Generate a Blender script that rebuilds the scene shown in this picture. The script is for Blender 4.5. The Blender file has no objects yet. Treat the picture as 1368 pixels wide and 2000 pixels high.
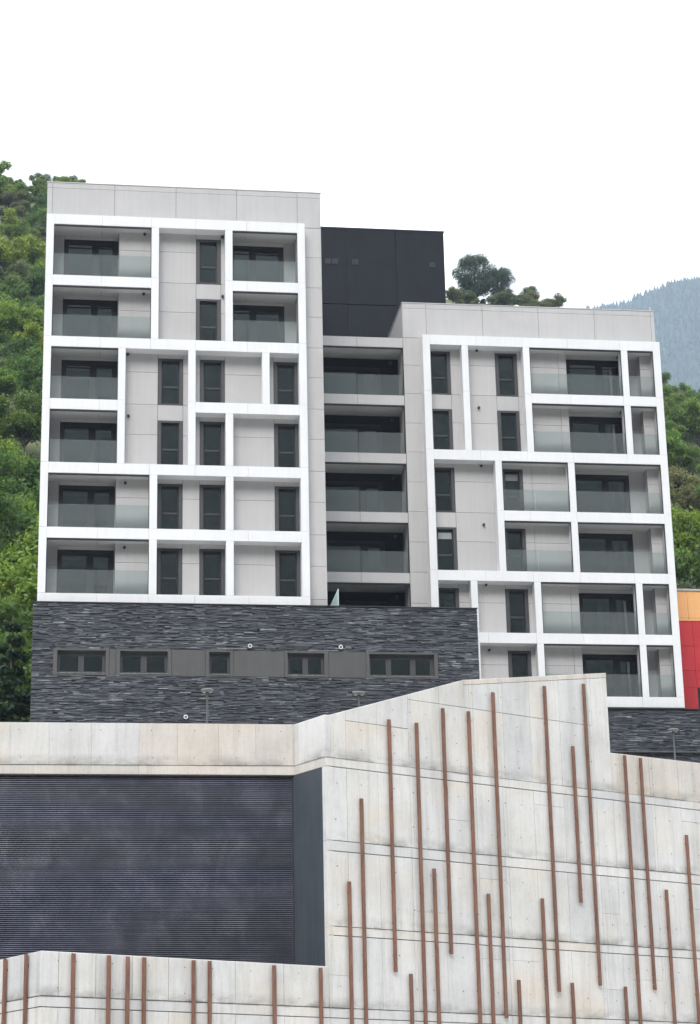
import bpy, math, random
import numpy as np
from mathutils import Vector, Matrix, noise
random.seed(7); RNG = np.random.default_rng(11)
scene = bpy.context.scene
COL = scene.collection
# ------------------------------------------------------------------ camera
CAMZ = 1.7
cd = bpy.data.cameras.new('camera'); cam = bpy.data.objects.new('camera', cd); COL.objects.link(cam)
cd.sensor_fit = 'VERTICAL'; cd.sensor_height = 36.0; cd.lens = 4177.39 / 2000 * 36.0
cd.clip_start = 0.5; cd.clip_end = 9000
def cam_matrix(yaw, pitch, roll):
    cy, sy, cp, sp = math.cos(yaw), math.sin(yaw), math.cos(pitch), math.sin(pitch)
    fw = Vector((sy*cp, cy*cp, sp)); r = Vector((cy, -sy, 0)); u = r.cross(fw)
    cr, sr = math.cos(roll), math.sin(roll)
    r2, u2 = r*cr + u*sr, -r*sr + u*cr
    m = Matrix((r2, u2, -fw)).transposed().to_4x4(); m.translation = (0, 0, CAMZ)
    return m
cam.matrix_world = cam_matrix(0.13837, 0.31260, -0.021645)
scene.camera = cam
# ------------------------------------------------------------------ sky, sun, exposure
SUN_AZ = math.radians(-159.0)      # compass angle from +Y towards +X: behind the camera, to its left
SUN_EL = math.radians(43.0)
world = bpy.data.worlds.new('World'); scene.world = world; world.use_nodes = True
wn, wl = world.node_tree.nodes, world.node_tree.links
wn.clear()
w_out = wn.new('ShaderNodeOutputWorld'); w_bg = wn.new('ShaderNodeBackground'); w_sky = wn.new('ShaderNodeTexSky')
w_sky.sky_type = 'NISHITA'; w_sky.sun_disc = False; w_sky.sun_elevation = SUN_EL; w_sky.sun_rotation = SUN_AZ
w_sky.air_density = 1.0; w_sky.dust_density = 3.0; w_sky.ozone_density = 1.0
w_tc = wn.new('ShaderNodeTexCoord'); w_nz = wn.new('ShaderNodeTexNoise'); w_nz.inputs['Scale'].default_value = 2.3
w_nz.inputs['Detail'].default_value = 5; w_nz.inputs['Roughness'].default_value = .55
w_rmp = wn.new('ShaderNodeMapRange'); w_rmp.inputs['From Min'].default_value = .3; w_rmp.inputs['From Max'].default_value = .72
w_rmp.inputs['To Min'].default_value = .80; w_rmp.inputs['To Max'].default_value = .97
w_mix = wn.new('ShaderNodeMix'); w_mix.data_type = 'RGBA'
w_mix.inputs[7].default_value = (10.6, 10.7, 10.9, 1)          # bright even cloud cover, in the sky texture's own units
wl.new(w_tc.outputs['Generated'], w_nz.inputs['Vector']); wl.new(w_nz.outputs['Fac'], w_rmp.inputs['Value'])
wl.new(w_rmp.outputs['Result'], w_mix.inputs[0]); wl.new(w_sky.outputs['Color'], w_mix.inputs[6])
wl.new(w_mix.outputs[2], w_bg.inputs['Color']); w_bg.inputs['Strength'].default_value = .12
wl.new(w_bg.outputs['Background'], w_out.inputs['Surface'])
sd = bpy.data.lights.new('sun', 'SUN'); sd.energy = 1.5; sd.angle = math.radians(25); sd.color = (1.0, .965, .91)
sun = bpy.data.objects.new('sun', sd); COL.objects.link(sun)
sdir = Vector((math.sin(SUN_AZ)*math.cos(SUN_EL), math.cos(SUN_AZ)*math.cos(SUN_EL), math.sin(SUN_EL)))
sun.rotation_euler = sdir.to_track_quat('Z', 'Y').to_euler(); sun.location = (-30, -40, 80)
vs = scene.view_settings
vs.view_transform = 'Standard'; vs.look = 'None'; vs.gamma = 1.0; vs.use_curve_mapping = False; vs.exposure = 0.92
scene.cycles.use_denoising = True
scene.cycles.max_bounces = 9; scene.cycles.diffuse_bounces = 6; scene.cycles.volume_bounces = 1; scene.cycles.transparent_max_bounces = 24
scene.cycles.caustics_reflective = False; scene.cycles.caustics_refractive = False
# ------------------------------------------------------------------ materials
MATS = {}
def new_mat(name):
    m = bpy.data.materials.new(name); m.use_nodes = True; MATS[name] = m
    n, l = m.node_tree.nodes, m.node_tree.links
    b = n['Principled BSDF']
    return m, n, l, b
def add_node(n, kind, **kw):
    q = n.new(kind)
    for k, v in kw.items():
        if k in q.inputs: q.inputs[k].default_value = v
        else: setattr(q, k, v)
    return q
def ramp(n, l, src, stops):
    r = n.new('ShaderNodeValToRGB'); e = r.color_ramp.elements
    while len(e) < len(stops): e.new(.5)
    for i, (p, c) in enumerate(stops):
        e[i].position = p; e[i].color = (*c, 1) if len(c) == 3 else c
    l.new(src, r.inputs['Fac']); return r
def mix(n, l, fac, a, b, kind='MIX'):
    m = n.new('ShaderNodeMix'); m.data_type = 'RGBA'; m.blend_type = kind
    for i, v in ((0, fac), (6, a), (7, b)):
        if hasattr(v, 'links') or hasattr(v, 'is_output'): l.new(v, m.inputs[i])
        else: m.inputs[i].default_value = v if i == 0 else ((*v, 1) if len(v) == 3 else v)
    return m.outputs[2]
def bump(n, l, b, src, strength, dist):
    q = n.new('ShaderNodeBump'); q.inputs['Strength'].default_value = strength; q.inputs['Distance'].default_value = dist
    l.new(src, q.inputs['Height']); l.new(q.outputs['Normal'], b.inputs['Normal'])
def geo_pos(n): return n.new('ShaderNodeNewGeometry').outputs['Position']
def scaled(n, l, src, s):
    q = n.new('ShaderNodeVectorMath'); q.operation = 'MULTIPLY'; l.new(src, q.inputs[0]); q.inputs[1].default_value = s
    return q.outputs[0]
def plain(name, c, rough=.6, var=.12, scale=1.5, bmp=0.0, metal=0.0, streak=True, rnd=.06):
    """painted / coated surface: base colour, soft blotches, faint vertical weathering, a little per-piece difference"""
    m, n, l, b = new_mat(name)
    p = geo_pos(n)
    nz = add_node(n, 'ShaderNodeTexNoise', Scale=scale, Detail=6, Roughness=.6); l.new(p, nz.inputs['Vector'])
    dark = tuple(x*(1-var) for x in c); light = tuple(min(1, x*(1+var*.6)) for x in c)
    col = ramp(n, l, nz.outputs['Fac'], [(.3, dark), (.7, light)]).outputs['Color']
    if streak:
        st = add_node(n, 'ShaderNodeTexNoise', Scale=1.0, Detail=4); l.new(scaled(n, l, p, (9, 9, .35)), st.inputs['Vector'])
        sr = ramp(n, l, st.outputs['Fac'], [(.35, (1-var*.9,)*3), (.6, (1, 1, 1))])
        col = mix(n, l, 1.0, col, sr.outputs['Color'], 'MULTIPLY')
    oi = n.new('ShaderNodeObjectInfo')
    rr = ramp(n, l, oi.outputs['Random'], [(0, (1-rnd,)*3), (1, (1, 1, 1))])
    col = mix(n, l, 1.0, col, rr.outputs['Color'], 'MULTIPLY')
    l.new(col, b.inputs['Base Color']); b.inputs['Roughness'].default_value = rough; b.inputs['Metallic'].default_value = metal
    if bmp: 
        fz = add_node(n, 'ShaderNodeTexNoise', Scale=40, Detail=3); l.new(p, fz.inputs['Vector']); bump(n, l, b, fz.outputs['Fac'], .3, bmp)
    return m
plain('white_panel', (.77, .77, .775), .5, .04, .8, rnd=.03)
plain('grey_panel', (.50, .487, .483), .65, .05, 1.2, rnd=.06)
plain('soffit', (.68, .67, .66), .7, .05, 1.0)
plain('cap_metal', (.52, .52, .52), .4, .08)
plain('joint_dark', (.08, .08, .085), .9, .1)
plain('interior_dark', (.05, .052, .055), .9, .2)
plain('frame_grey', (.060, .060, .064), .45, .12, 2)
plain('frame_black', (.022, .023, .027), .4, .15, 2)
plain('infill_grey', (.085, .083, .082), .5, .1, 2)
plain('sill_metal', (.30, .30, .30), .4, .5, 6)
plain('charcoal_panel', (.009, .011, .018), .85, .18, .8, rnd=.12)
plain('vent_grey', (.06, .065, .075), .6, .2)
plain('lamp_metal', (.10, .10, .105), .45, .15, 3)
plain('lamp_shell', (.24, .23, .215), .45, .1, 3)
plain('lens_white', (.75, .75, .72), .3, .05)
plain('blind', (.34, .35, .35), .8, .08)
plain('curtain', (.42, .43, .42), .9, .1, 2)
plain('fixture_dark', (.03, .03, .032), .5, .1)
plain('orange_panel', (.84, .43, .17), .5, .05, 1.0, rnd=.05)
plain('red_panel', (.52, .025, .035), .5, .06, 1.0, rnd=.1)
plain('painted_dark', (.055, .066, .082), .6, .16, .9)
plain('terrace', (.42, .41, .39), .9, .15, 1.0, streak=False)
plain('roofing', (.22, .22, .22), .9, .15, 1.0, streak=False)

def concrete(name, base, warm):
    m, n, l, b = new_mat(name); p = geo_pos(n); oi = n.new('ShaderNodeObjectInfo')
    big = add_node(n, 'ShaderNodeTexNoise', Scale=.55, Detail=5, Roughness=.6); l.new(p, big.inputs['Vector'])
    col = ramp(n, l, big.outputs['Fac'], [(.32, tuple(x*.86 for x in base)), (.66, tuple(x*1.07 for x in base))]).outputs['Color']
    wz = add_node(n, 'ShaderNodeTexNoise', Scale=.35, Detail=3); l.new(scaled(n, l, p, (1, 1, 1.6)), wz.inputs['Vector'])
    wf = ramp(n, l, wz.outputs['Fac'], [(.46, (0, 0, 0)), (.7, (1, 1, 1))])
    wr = n.new('ShaderNodeMath'); wr.operation = 'MULTIPLY'; l.new(wf.outputs['Color'], wr.inputs[0]); l.new(oi.outputs['Random'], wr.inputs[1])
    col = mix(n, l, wr.outputs[0], col, warm)
    # wood-grain imprint of the formwork boards and run-off streaks
    gr = add_node(n, 'ShaderNodeTexNoise', Scale=1, Detail=7, Roughness=.65, Distortion=.6); l.new(scaled(n, l, p, (14, 14, 1.1)), gr.inputs['Vector'])
    g2 = ramp(n, l, gr.outputs['Fac'], [(.34, (.86, .86, .86)), (.55, (1, 1, 1)), (.8, (1.05, 1.05, 1.04))])
    col = mix(n, l, .55, col, g2.outputs['Color'], 'MULTIPLY')
    st = add_node(n, 'ShaderNodeTexNoise', Scale=1, Detail=3); l.new(scaled(n, l, p, (3.2, 3.2, .22)), st.inputs['Vector'])
    s2 = ramp(n, l, st.outputs['Fac'], [(.28, (.80, .79, .77)), (.47, (1, 1, 1))])
    col = mix(n, l, .75, col, s2.outputs['Color'], 'MULTIPLY')
    fz = add_node(n, 'ShaderNodeTexNoise', Scale=9, Detail=8, Roughness=.75); l.new(p, fz.inputs['Vector'])
    f2 = ramp(n, l, fz.outputs['Fac'], [(.3, (.88, .88, .88)), (.5, (1, 1, 1))])
    col = mix(n, l, .8, col, f2.outputs['Color'], 'MULTIPLY')
    vo = add_node(n, 'ShaderNodeTexVoronoi', Scale=4.5); l.new(p, vo.inputs['Vector'])      # bug holes
    v2 = ramp(n, l, vo.outputs['Distance'], [(.035, (.45, .45, .45)), (.06, (1, 1, 1))])
    col = mix(n, l, .8, col, v2.outputs['Color'], 'MULTIPLY')
    sp = n.new('ShaderNodeSeparateXYZ'); l.new(p, sp.inputs[0])
    mr = add_node(n, 'ShaderNodeMapRange'); mr.inputs['From Min'].default_value = 6.0; mr.inputs['From Max'].default_value = 16.0; l.new(sp.outputs['Z'], mr.inputs['Value'])
    stops = [(0, (0,)*3)]
    for zb in (7.02, 9.34, 11.83, 14.29): stops += [((zb-6.04)/10, (0,)*3), ((zb-6)/10, (1,)*3), ((zb-5.90)/10, (.6,)*3), ((zb-5.64)/10, (0,)*3)]
    gz = ramp(n, l, mr.outputs[0], stops)
    gn = add_node(n, 'ShaderNodeTexNoise', Scale=1, Detail=5, Roughness=.65); l.new(scaled(n, l, p, (1.1, 1.1, 2.5)), gn.inputs['Vector'])
    gm = ramp(n, l, gn.outputs['Fac'], [(.40, (0,)*3), (.62, (.85,)*3)])
    gx_ = n.new('ShaderNodeMath'); gx_.operation = 'MULTIPLY'; l.new(gz.outputs['Color'], gx_.inputs[0]); l.new(gm.outputs['Color'], gx_.inputs[1])
    col = mix(n, l, gx_.outputs[0], col, (.20, .19, .175))
    rr = ramp(n, l, oi.outputs['Random'], [(0, (.90, .90, .91)), (.5, (1, 1, 1)), (1, (.97, .955, .93))])
    col = mix(n, l, 1.0, col, rr.outputs['Color'], 'MULTIPLY')
    l.new(col, b.inputs['Base Color']); b.inputs['Roughness'].default_value = .85
    bump(n, l, b, gr.outputs['Fac'], .35, .012)
    return m
concrete('concrete', (.69, .68, .66), (.70, .63, .54))
concrete('concrete_warm', (.66, .615, .56), (.68, .57, .475))
plain('concrete_joint', (.085, .082, .078), .95, .25, 3)

m, n, l, b = new_mat('rust_steel'); p = geo_pos(n)
nz = add_node(n, 'ShaderNodeTexNoise', Scale=1, Detail=6, Roughness=.7); l.new(scaled(n, l, p, (9, 9, 1.6)), nz.inputs['Vector'])
oi = n.new('ShaderNodeObjectInfo')
c = ramp(n, l, nz.outputs['Fac'], [(.3, (.135, .066, .044)), (.55, (.225, .112, .074)), (.75, (.29, .15, .10))]).outputs['Color']
c = mix(n, l, 1.0, c, ramp(n, l, oi.outputs['Random'], [(0, (.86, .86, .86)), (1, (1.05, 1, .97))]).outputs['Color'], 'MULTIPLY')
l.new(c, b.inputs['Base Color']); b.inputs['Roughness'].default_value = .75

m, n, l, b = new_mat('slate'); g = n.new('ShaderNodeNewGeometry')
r1 = ramp(n, l, g.outputs['Random Per Island'], [(0, (.022, .025, .033)), (.4, (.040, .044, .056)), (.75, (.068, .073, .089)), (.94, (.11, .117, .135)), (1, (.20, .205, .22))])
nz = add_node(n, 'ShaderNodeTexNoise', Scale=1, Detail=6, Roughness=.7); l.new(scaled(n, l, g.outputs['Position'], (4, 4, 16)), nz.inputs['Vector'])
r2 = ramp(n, l, nz.outputs['Fac'], [(.3, (.55, .55, .55)), (.5, (1, 1, 1)), (.72, (1.7, 1.7, 1.7))])
bz = add_node(n, 'ShaderNodeTexNoise', Scale=.5, Detail=3); l.new(g.outputs['Position'], bz.inputs['Vector'])
r3 = ramp(n, l, bz.outputs['Fac'], [(.35, (.75, .75, .77)), (.65, (1.15, 1.15, 1.13))])
c = mix(n, l, 1, mix(n, l, 1, r1.outputs['Color'], r2.outputs['Color'], 'MULTIPLY'), r3.outputs['Color'], 'MULTIPLY')
l.new(c, b.inputs['Base Color']); b.inputs['Roughness'].default_value = .55
bump(n, l, b, nz.outputs['Fac'], .6, .02)
plain('slate_core', (.03, .031, .035), .8, .3, 6)

m, n, l, b = new_mat('louvre_metal'); p = geo_pos(n)
b.inputs['Base Color'].default_value = (.075, .075, .095, 1); b.inputs['Metallic'].default_value = .35
nz = add_node(n, 'ShaderNodeTexNoise', Scale=1.3, Detail=9, Roughness=.68, Distortion=.4); l.new(scaled(n, l, p, (1, 1, .8)), nz.inputs['Vector'])
c = ramp(n, l, nz.outputs['Fac'], [(.3, (.036, .039, .055)), (.5, (.07, .073, .102)), (.7, (.15, .148, .185))]).outputs['Color']  # mottled reflection of trees painted into the slat colour as noise
oi = n.new('ShaderNodeObjectInfo'); c = mix(n, l, 1.0, c, ramp(n, l, oi.outputs['Random'], [(0, (.72, .72, .75)), (1, (1.1, 1.1, 1.12))]).outputs['Color'], 'MULTIPLY')
l.new(c, b.inputs['Base Color']); b.inputs['Roughness'].default_value = .38

def pane_mat(name, tint, rough, base_reflect):
    m, n, l, b = new_mat(name); n.remove(b); out = n['Material Output']
    tr = add_node(n, 'ShaderNodeBsdfTransparent'); tr.inputs['Color'].default_value = (*tint, 1)
    gl = add_node(n, 'ShaderNodeBsdfGlossy'); gl.inputs['Roughness'].default_value = rough; gl.inputs['Color'].default_value = (.92, .95, 1.0, 1)
    fr = add_node(n, 'ShaderNodeFresnel', IOR=1.5)
    ad = n.new('ShaderNodeMath'); ad.operation = 'ADD'; ad.use_clamp = True; l.new(fr.outputs[0], ad.inputs[0]); ad.inputs[1].default_value = base_reflect
    # toughened glass is never quite flat
    nz = add_node(n, 'ShaderNodeTexNoise', Scale=1.1, Detail=1); l.new(geo_pos(n), nz.inputs['Vector'])
    bp = n.new('ShaderNodeBump'); bp.inputs['Strength'].default_value = .12; bp.inputs['Distance'].default_value = .03
    l.new(nz.outputs['Fac'], bp.inputs['Height']); l.new(bp.outputs['Normal'], gl.inputs['Normal'])
    mx = n.new('ShaderNodeMixShader'); l.new(ad.outputs[0], mx.inputs[0]); l.new(tr.outputs[0], mx.inputs[1]); l.new(gl.outputs[0], mx.inputs[2])
    l.new(mx.outputs[0], out.inputs['Surface']); return m
pane_mat('window_pane', (.38, .42, .45), .02, .20)
# balustrade: clear greenish laminated glass with a pale diffuse veil mixed in
m, n, l, b = new_mat('balustrade_glass'); n.remove(b); out = n['Material Output']
tr = n.new('ShaderNodeBsdfTransparent'); tr.inputs['Color'].default_value = (.88, .92, .915, 1)
df = n.new('ShaderNodeBsdfDiffuse'); df.inputs['Color'].default_value = (.58, .63, .63, 1)
gl = n.new('ShaderNodeBsdfGlossy'); gl.inputs['Roughness'].default_value = .04
m1 = n.new('ShaderNodeMixShader'); m1.inputs[0].default_value = .11; l.new(tr.outputs[0], m1.inputs[1]); l.new(df.outputs[0], m1.inputs[2])
fr = add_node(n, 'ShaderNodeFresnel', IOR=1.45)
m2 = n.new('ShaderNodeMixShader'); l.new(fr.outputs[0], m2.inputs[0]); l.new(m1.outputs[0], m2.inputs[1]); l.new(gl.outputs[0], m2.inputs[2])
l.new(m2.outputs[0], out.inputs['Surface'])
m, n, l, b = new_mat('screen_glass'); b.inputs['Base Color'].default_value = (.88, .97, .95, 1); b.inputs['Roughness'].default_value = .15
tl = n.new('ShaderNodeBsdfTranslucent'); tl.inputs['Color'].default_value = (.88, .98, .96, 1)
mx = n.new('ShaderNodeMixShader'); mx.inputs[0].default_value = .55; l.new(b.outputs[0], mx.inputs[1]); l.new(tl.outputs[0], mx.inputs[2]); l.new(mx.outputs[0], n['Material Output'].inputs['Surface'])

def leaf_mat(name, dark, mid, light):
    m, n, l, b = new_mat(name); g = n.new('ShaderNodeNewGeometry'); oi = n.new('ShaderNodeObjectInfo')
    isl = ramp(n, l, g.outputs['Random Per Island'], [(0, dark), (.5, mid), (1, light)]).outputs['Color']
    tint = ramp(n, l, oi.outputs['Random'], [(0, (.62, .76, .72)), (.3, (1.1, 1.1, .95)), (.6, (.85, 1.0, .9)), (.85, (1.35, 1.2, .9)), (1, (1.45, 1.25, 1.0))]).outputs['Color']
    c = mix(n, l, 1, isl, tint, 'MULTIPLY')
    l.new(c, b.inputs['Base Color']); b.inputs['Roughness'].default_value = .55
    out = n['Material Output']; tl = n.new('ShaderNodeBsdfTranslucent'); l.new(c, tl.inputs['Color'])
    mx = n.new('ShaderNodeMixShader'); mx.inputs[0].default_value = .5; l.new(b.outputs[0], mx.inputs[1]); l.new(tl.outputs[0], mx.inputs[2])
    l.new(mx.outputs[0], out.inputs['Surface']); return m
leaf_mat('leaf_bright', (.085, .15, .018), (.18, .27, .034), (.30, .39, .07))
leaf_mat('leaf_mid', (.052, .108, .020), (.11, .19, .037), (.185, .27, .063))
leaf_mat('leaf_olive', (.06, .08, .03), (.125, .15, .06), (.21, .22, .10))
leaf_mat('leaf_dark', (.018, .045, .020), (.035, .075, .032), (.06, .11, .045))
leaf_mat('leaf_oak', (.028, .05, .026), (.055, .085, .045), (.10, .14, .075))
leaf_mat('conifer_far', (.010, .026, .018), (.022, .048, .030), (.06, .11, .04))
plain('bark', (.075, .06, .045), .9, .35, 5)
m, n, l, b = new_mat('hill_ground'); p = geo_pos(n)
nz = add_node(n, 'ShaderNodeTexNoise', Scale=.09, Detail=9, Roughness=.7); l.new(p, nz.inputs['Vector'])
c = ramp(n, l, nz.outputs['Fac'], [(.3, (.035, .055, .018)), (.48, (.075, .095, .03)), (.6, (.13, .12, .06)), (.75, (.20, .175, .12))]).outputs['Color']
l.new(c, b.inputs['Base Color']); b.inputs['Roughness'].default_value = .95
m, n, l, b = new_mat('forest_floor'); p = geo_pos(n)
nz = add_node(n, 'ShaderNodeTexNoise', Scale=.12, Detail=10, Roughness=.8); l.new(p, nz.inputs['Vector'])
c = ramp(n, l, nz.outputs['Fac'], [(.32, (.016, .03, .018)), (.5, (.045, .068, .040)), (.68, (.11, .125, .085))]).outputs['Color']
l.new(c, b.inputs['Base Color']); b.inputs['Roughness'].default_value = .95
bump(n, l, b, nz.outputs['Fac'], 1.0, 6.0)
plain('rock', (.30, .29, .27), .9, .4, 1.5)
plain('asphalt', (.05, .05, .052), .9, .2, 1.0, streak=False)
plain('bounce_ground', (.36, .35, .33), .9, .2, 1.0, streak=False)  # unseen ground, made pale to bounce light up into the balconies

# ------------------------------------------------------------------ builders
WP = {}
def wpos(o): return WP.get(o.name, Vector((0, 0, 0))) if o else Vector((0, 0, 0))
def link(name, mesh, mat, parent, origin):
    o = bpy.data.objects.new(name, mesh)
    COL.objects.link(o)
    if mat and not mesh.materials: mesh.materials.append(MATS[mat])
    origin = Vector(origin); WP[o.name] = origin
    if parent is not None:
        o.parent = parent; o.location = origin - wpos(parent)
    else: o.location = origin
    return o
def mesh_of(name, vs_, fs, smooth=False):
    me = bpy.data.meshes.new(name); me.from_pydata([tuple(v) for v in vs_], [], fs); me.update()
    if smooth: me.polygons.foreach_set('use_smooth', [True]*len(me.polygons))
    return me
def thing(name, label, cat, loc, group=None):
    o = bpy.data.objects.new(name, None); COL.objects.link(o); o.location = loc; WP[o.name] = Vector(loc)
    o['label'] = label; o['category'] = cat; o.empty_display_size = .5
    if group: o['group'] = group
    return o
def tag(o, label, cat, group=None):
    o['label'] = label; o['category'] = cat
    if group: o['group'] = group
    return o
def struct(o, kind='structure'): o['kind'] = kind; return o
class MB:
    """collects boxes, prisms, tubes in world coordinates into ONE mesh"""
    def __init__(s): s.v = []; s.f = []
    def box(s, x0, x1, y0, y1, z0, z1, c=0.0):
        if c <= 0:
            k = len(s.v)
            s.v += [(x0,y0,z0),(x1,y0,z0),(x1,y1,z0),(x0,y1,z0),(x0,y0,z1),(x1,y0,z1),(x1,y1,z1),(x0,y1,z1)]
            s.f += [tuple(k+i for i in q) for q in ((0,3,2,1),(4,5,6,7),(0,1,5,4),(1,2,6,5),(2,3,7,6),(3,0,4,7))]
        else:  # front edges (towards -Y) chamfered
            k = len(s.v)
            s.v += [(x0,y1,z0),(x1,y1,z0),(x1,y1,z1),(x0,y1,z1),(x0,y0+c,z0),(x1,y0+c,z0),(x1,y0+c,z1),(x0,y0+c,z1),
                    (x0+c,y0,z0+c),(x1-c,y0,z0+c),(x1-c,y0,z1-c),(x0+c,y0,z1-c)]
            s.f += [tuple(k+i for i in q) for q in ((0,3,2,1),(8,9,10,11),(0,1,5,4),(1,2,6,5),(2,3,7,6),(3,0,4,7),(4,5,9,8),(5,6,10,9),(6,7,11,10),(7,4,8,11))]
        return s
    def prism(s, pts, O, U, V, N, thick, c=0.0):
        """convex polygon pts (u,v), counter-clockwise seen from the front; N points to the front"""
        O, U, V, N = Vector(O), Vector(U), Vector(V), Vector(N); k = len(s.v); m_ = len(pts)
        P = [Vector((a, b_)) for a, b_ in pts]
        ins = []
        for i in range(m_):
            a, b_, d = P[i-1], P[i], P[(i+1) % m_]
            e1 = (b_-a).normalized(); e2 = (d-b_).normalized(); n1 = Vector((-e1.y, e1.x)); n2 = Vector((-e2.y, e2.x))
            bis = n1+n2; bis = bis/max(.2, bis.dot(n1)); ins.append(b_+bis*c)
        to = lambda q, h: O+U*q.x+V*q.y+N*h
        s.v += [to(q, -thick) for q in P]+[to(q, -c) for q in P]+([to(q, 0) for q in ins] if c > 0 else [])
        s.f.append(tuple(k+m_-1-i for i in range(m_)))
        for i in range(m_):
            j = (i+1) % m_
            s.f.append((k+i, k+j, k+m_+j, k+m_+i))
            if c > 0: s.f.append((k+m_+i, k+m_+j, k+2*m_+j, k+2*m_+i))
        top = 2*m_ if c > 0 else m_
        s.f.append(tuple(k+top+i for i in range(m_)))
        return s
    def lathe(s, prof, O, axis='z', seg=20, close=True):
        """prof: (radius, height) from bottom to top round an axis through O"""
        O = Vector(O); k = len(s.v)
        for r, h in prof:
            for i in range(seg):
                a = 2*math.pi*i/seg; x, y = r*math.cos(a), r*math.sin(a)
                s.v.append(O+(Vector((x, y, h)) if axis == 'z' else Vector((x, -h, y))))
        for j in range(len(prof)-1):
            for i in range(seg):
                q = (i+1) % seg; s.f.append((k+j*seg+i, k+j*seg+q, k+(j+1)*seg+q, k+(j+1)*seg+i))
        if close:
            s.f.append(tuple(k+seg-1-i for i in range(seg))); e = k+(len(prof)-1)*seg; s.f.append(tuple(e+i for i in range(seg)))
        return s
    def tube(s, pts, seg=7):
        """tapered limb through (point, radius)"""
        k = len(s.v); ring = []
        for i, (p, r) in enumerate(pts):
            p = Vector(p); d = (Vector(pts[min(i+1, len(pts)-1)][0])-Vector(pts[max(i-1, 0)][0])).normalized()
            a = d.orthogonal().normalized(); b_ = d.cross(a)
            for j in range(seg):
                t = 2*math.pi*j/seg; s.v.append(p+(a*math.cos(t)+b_*math.sin(t))*r)
        for i in range(len(pts)-1):
            for j in range(seg):
                q = (j+1) % seg; s.f.append((k+i*seg+j, k+i*seg+q, k+(i+1)*seg+q, k+(i+1)*seg+j))
        s.f.append(tuple(k+(len(pts)-1)*seg+j for j in range(seg)))
        return s
    def build(s, name, mat, parent=None, smooth=False, origin=None):
        if origin is None:
            a = np.array([tuple(v) for v in s.v]); lo, hi = a.min(0), a.max(0)
            origin = Vector(((lo[0]+hi[0])/2, (lo[1]+hi[1])/2, (lo[2] if parent is None else (lo[2]+hi[2])/2)))
        origin = Vector(origin)
        return link(name, mesh_of(name, [Vector(v)-origin for v in s.v], s.f, smooth), mat, parent, origin)
def box(name, mat, parent, x0, x1, y0, y1, z0, z1, c=0.0): return MB().box(x0, x1, y0, y1, z0, z1, c).build(name, mat, parent)

# ------------------------------------------------------------------ setting: ground, street level, terrace
g = MB(); g.box(-3900, 3900, -3900, 3900, -.6, 0); struct(g.build('ground', 'bounce_ground', origin=(0, 0, 0)))
WA = math.radians(28.3); WO = Vector((7.741, 62.0, 0)); WU = Vector((math.cos(WA), math.sin(WA), 0)); WN = Vector((math.sin(WA), -math.cos(WA), 0))
def wp(s, z, out=0.0): return WO+WU*s+WN*out+Vector((0, 0, z))
YLV = 63.42
t = MB(); e0, e1 = wp(1.2, 0, -.5), wp(26, 0, -.5)
t.prism([(-45, YLV+.45), (7.9, YLV+.45), (e0.x, e0.y), (e1.x, e1.y), (62, e1.y+1), (62, 118), (-45, 118)], (0, 0, 15.15), (1, 0, 0), (0, 1, 0), (0, 0, 1), 3.0)
struct(t.build('terrace', 'terrace', origin=(0, 80, 15)))

# ------------------------------------------------------------------ windows
def narrow_window(par, x0, x1, z0, z1, Y, blind=0.0):
    f = MB(); y0 = Y-.02; y1 = Y+.12; sw, st, sb = .17, .10, .06
    f.box(x0, x0+sw, y0, y1, z0, z1, .006).box(x1-sw, x1, y0, y1, z0, z1, .006)
    f.box(x0+sw, x1-sw, y0, y1, z1-st, z1, .006).box(x0+sw, x1-sw, y0, y1, z0, z0+sb, .006)
    w = f.build('window', 'frame_grey', par)
    a, b_, zt, zb = x0+sw, x1-sw, z1-st, z0+sb; ys = Y+.13; q = .055; zm = z0+.84
    s = MB(); s.box(a-.02, a+q, ys, ys+.06, zb, zt, .005).box(b_-q, b_+.02, ys, ys+.06, zb, zt, .005)
    s.box(a+q, b_-q, ys, ys+.06, zt-.12, zt+.02, .005).box(a+q, b_-q, ys, ys+.06, zb-.02, zb+q, .005).box(a+q, b_-q, ys-.01, ys+.06, zm, zm+.11, .005)
    s.build('sash', 'frame_black', w)
    box('transom', 'frame_grey', w, a+q+.01, b_-q-.01, ys-.022, ys-.012, zm+.03, zm+.085, .002)
    box('pane', 'window_pane', w, a+q-.01, b_-q+.01, ys+.03, ys+.042, zm+.1, zt-.11)
    box('pane', 'window_pane', w, a+q-.01, b_-q+.01, ys+.03, ys+.042, zb+.04, zm+.01)
    if blind > 0: box('blind', 'blind', w, a+q, b_-q, ys+.006, ys+.02, zt-.12-blind, zt-.115)
    return w
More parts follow.
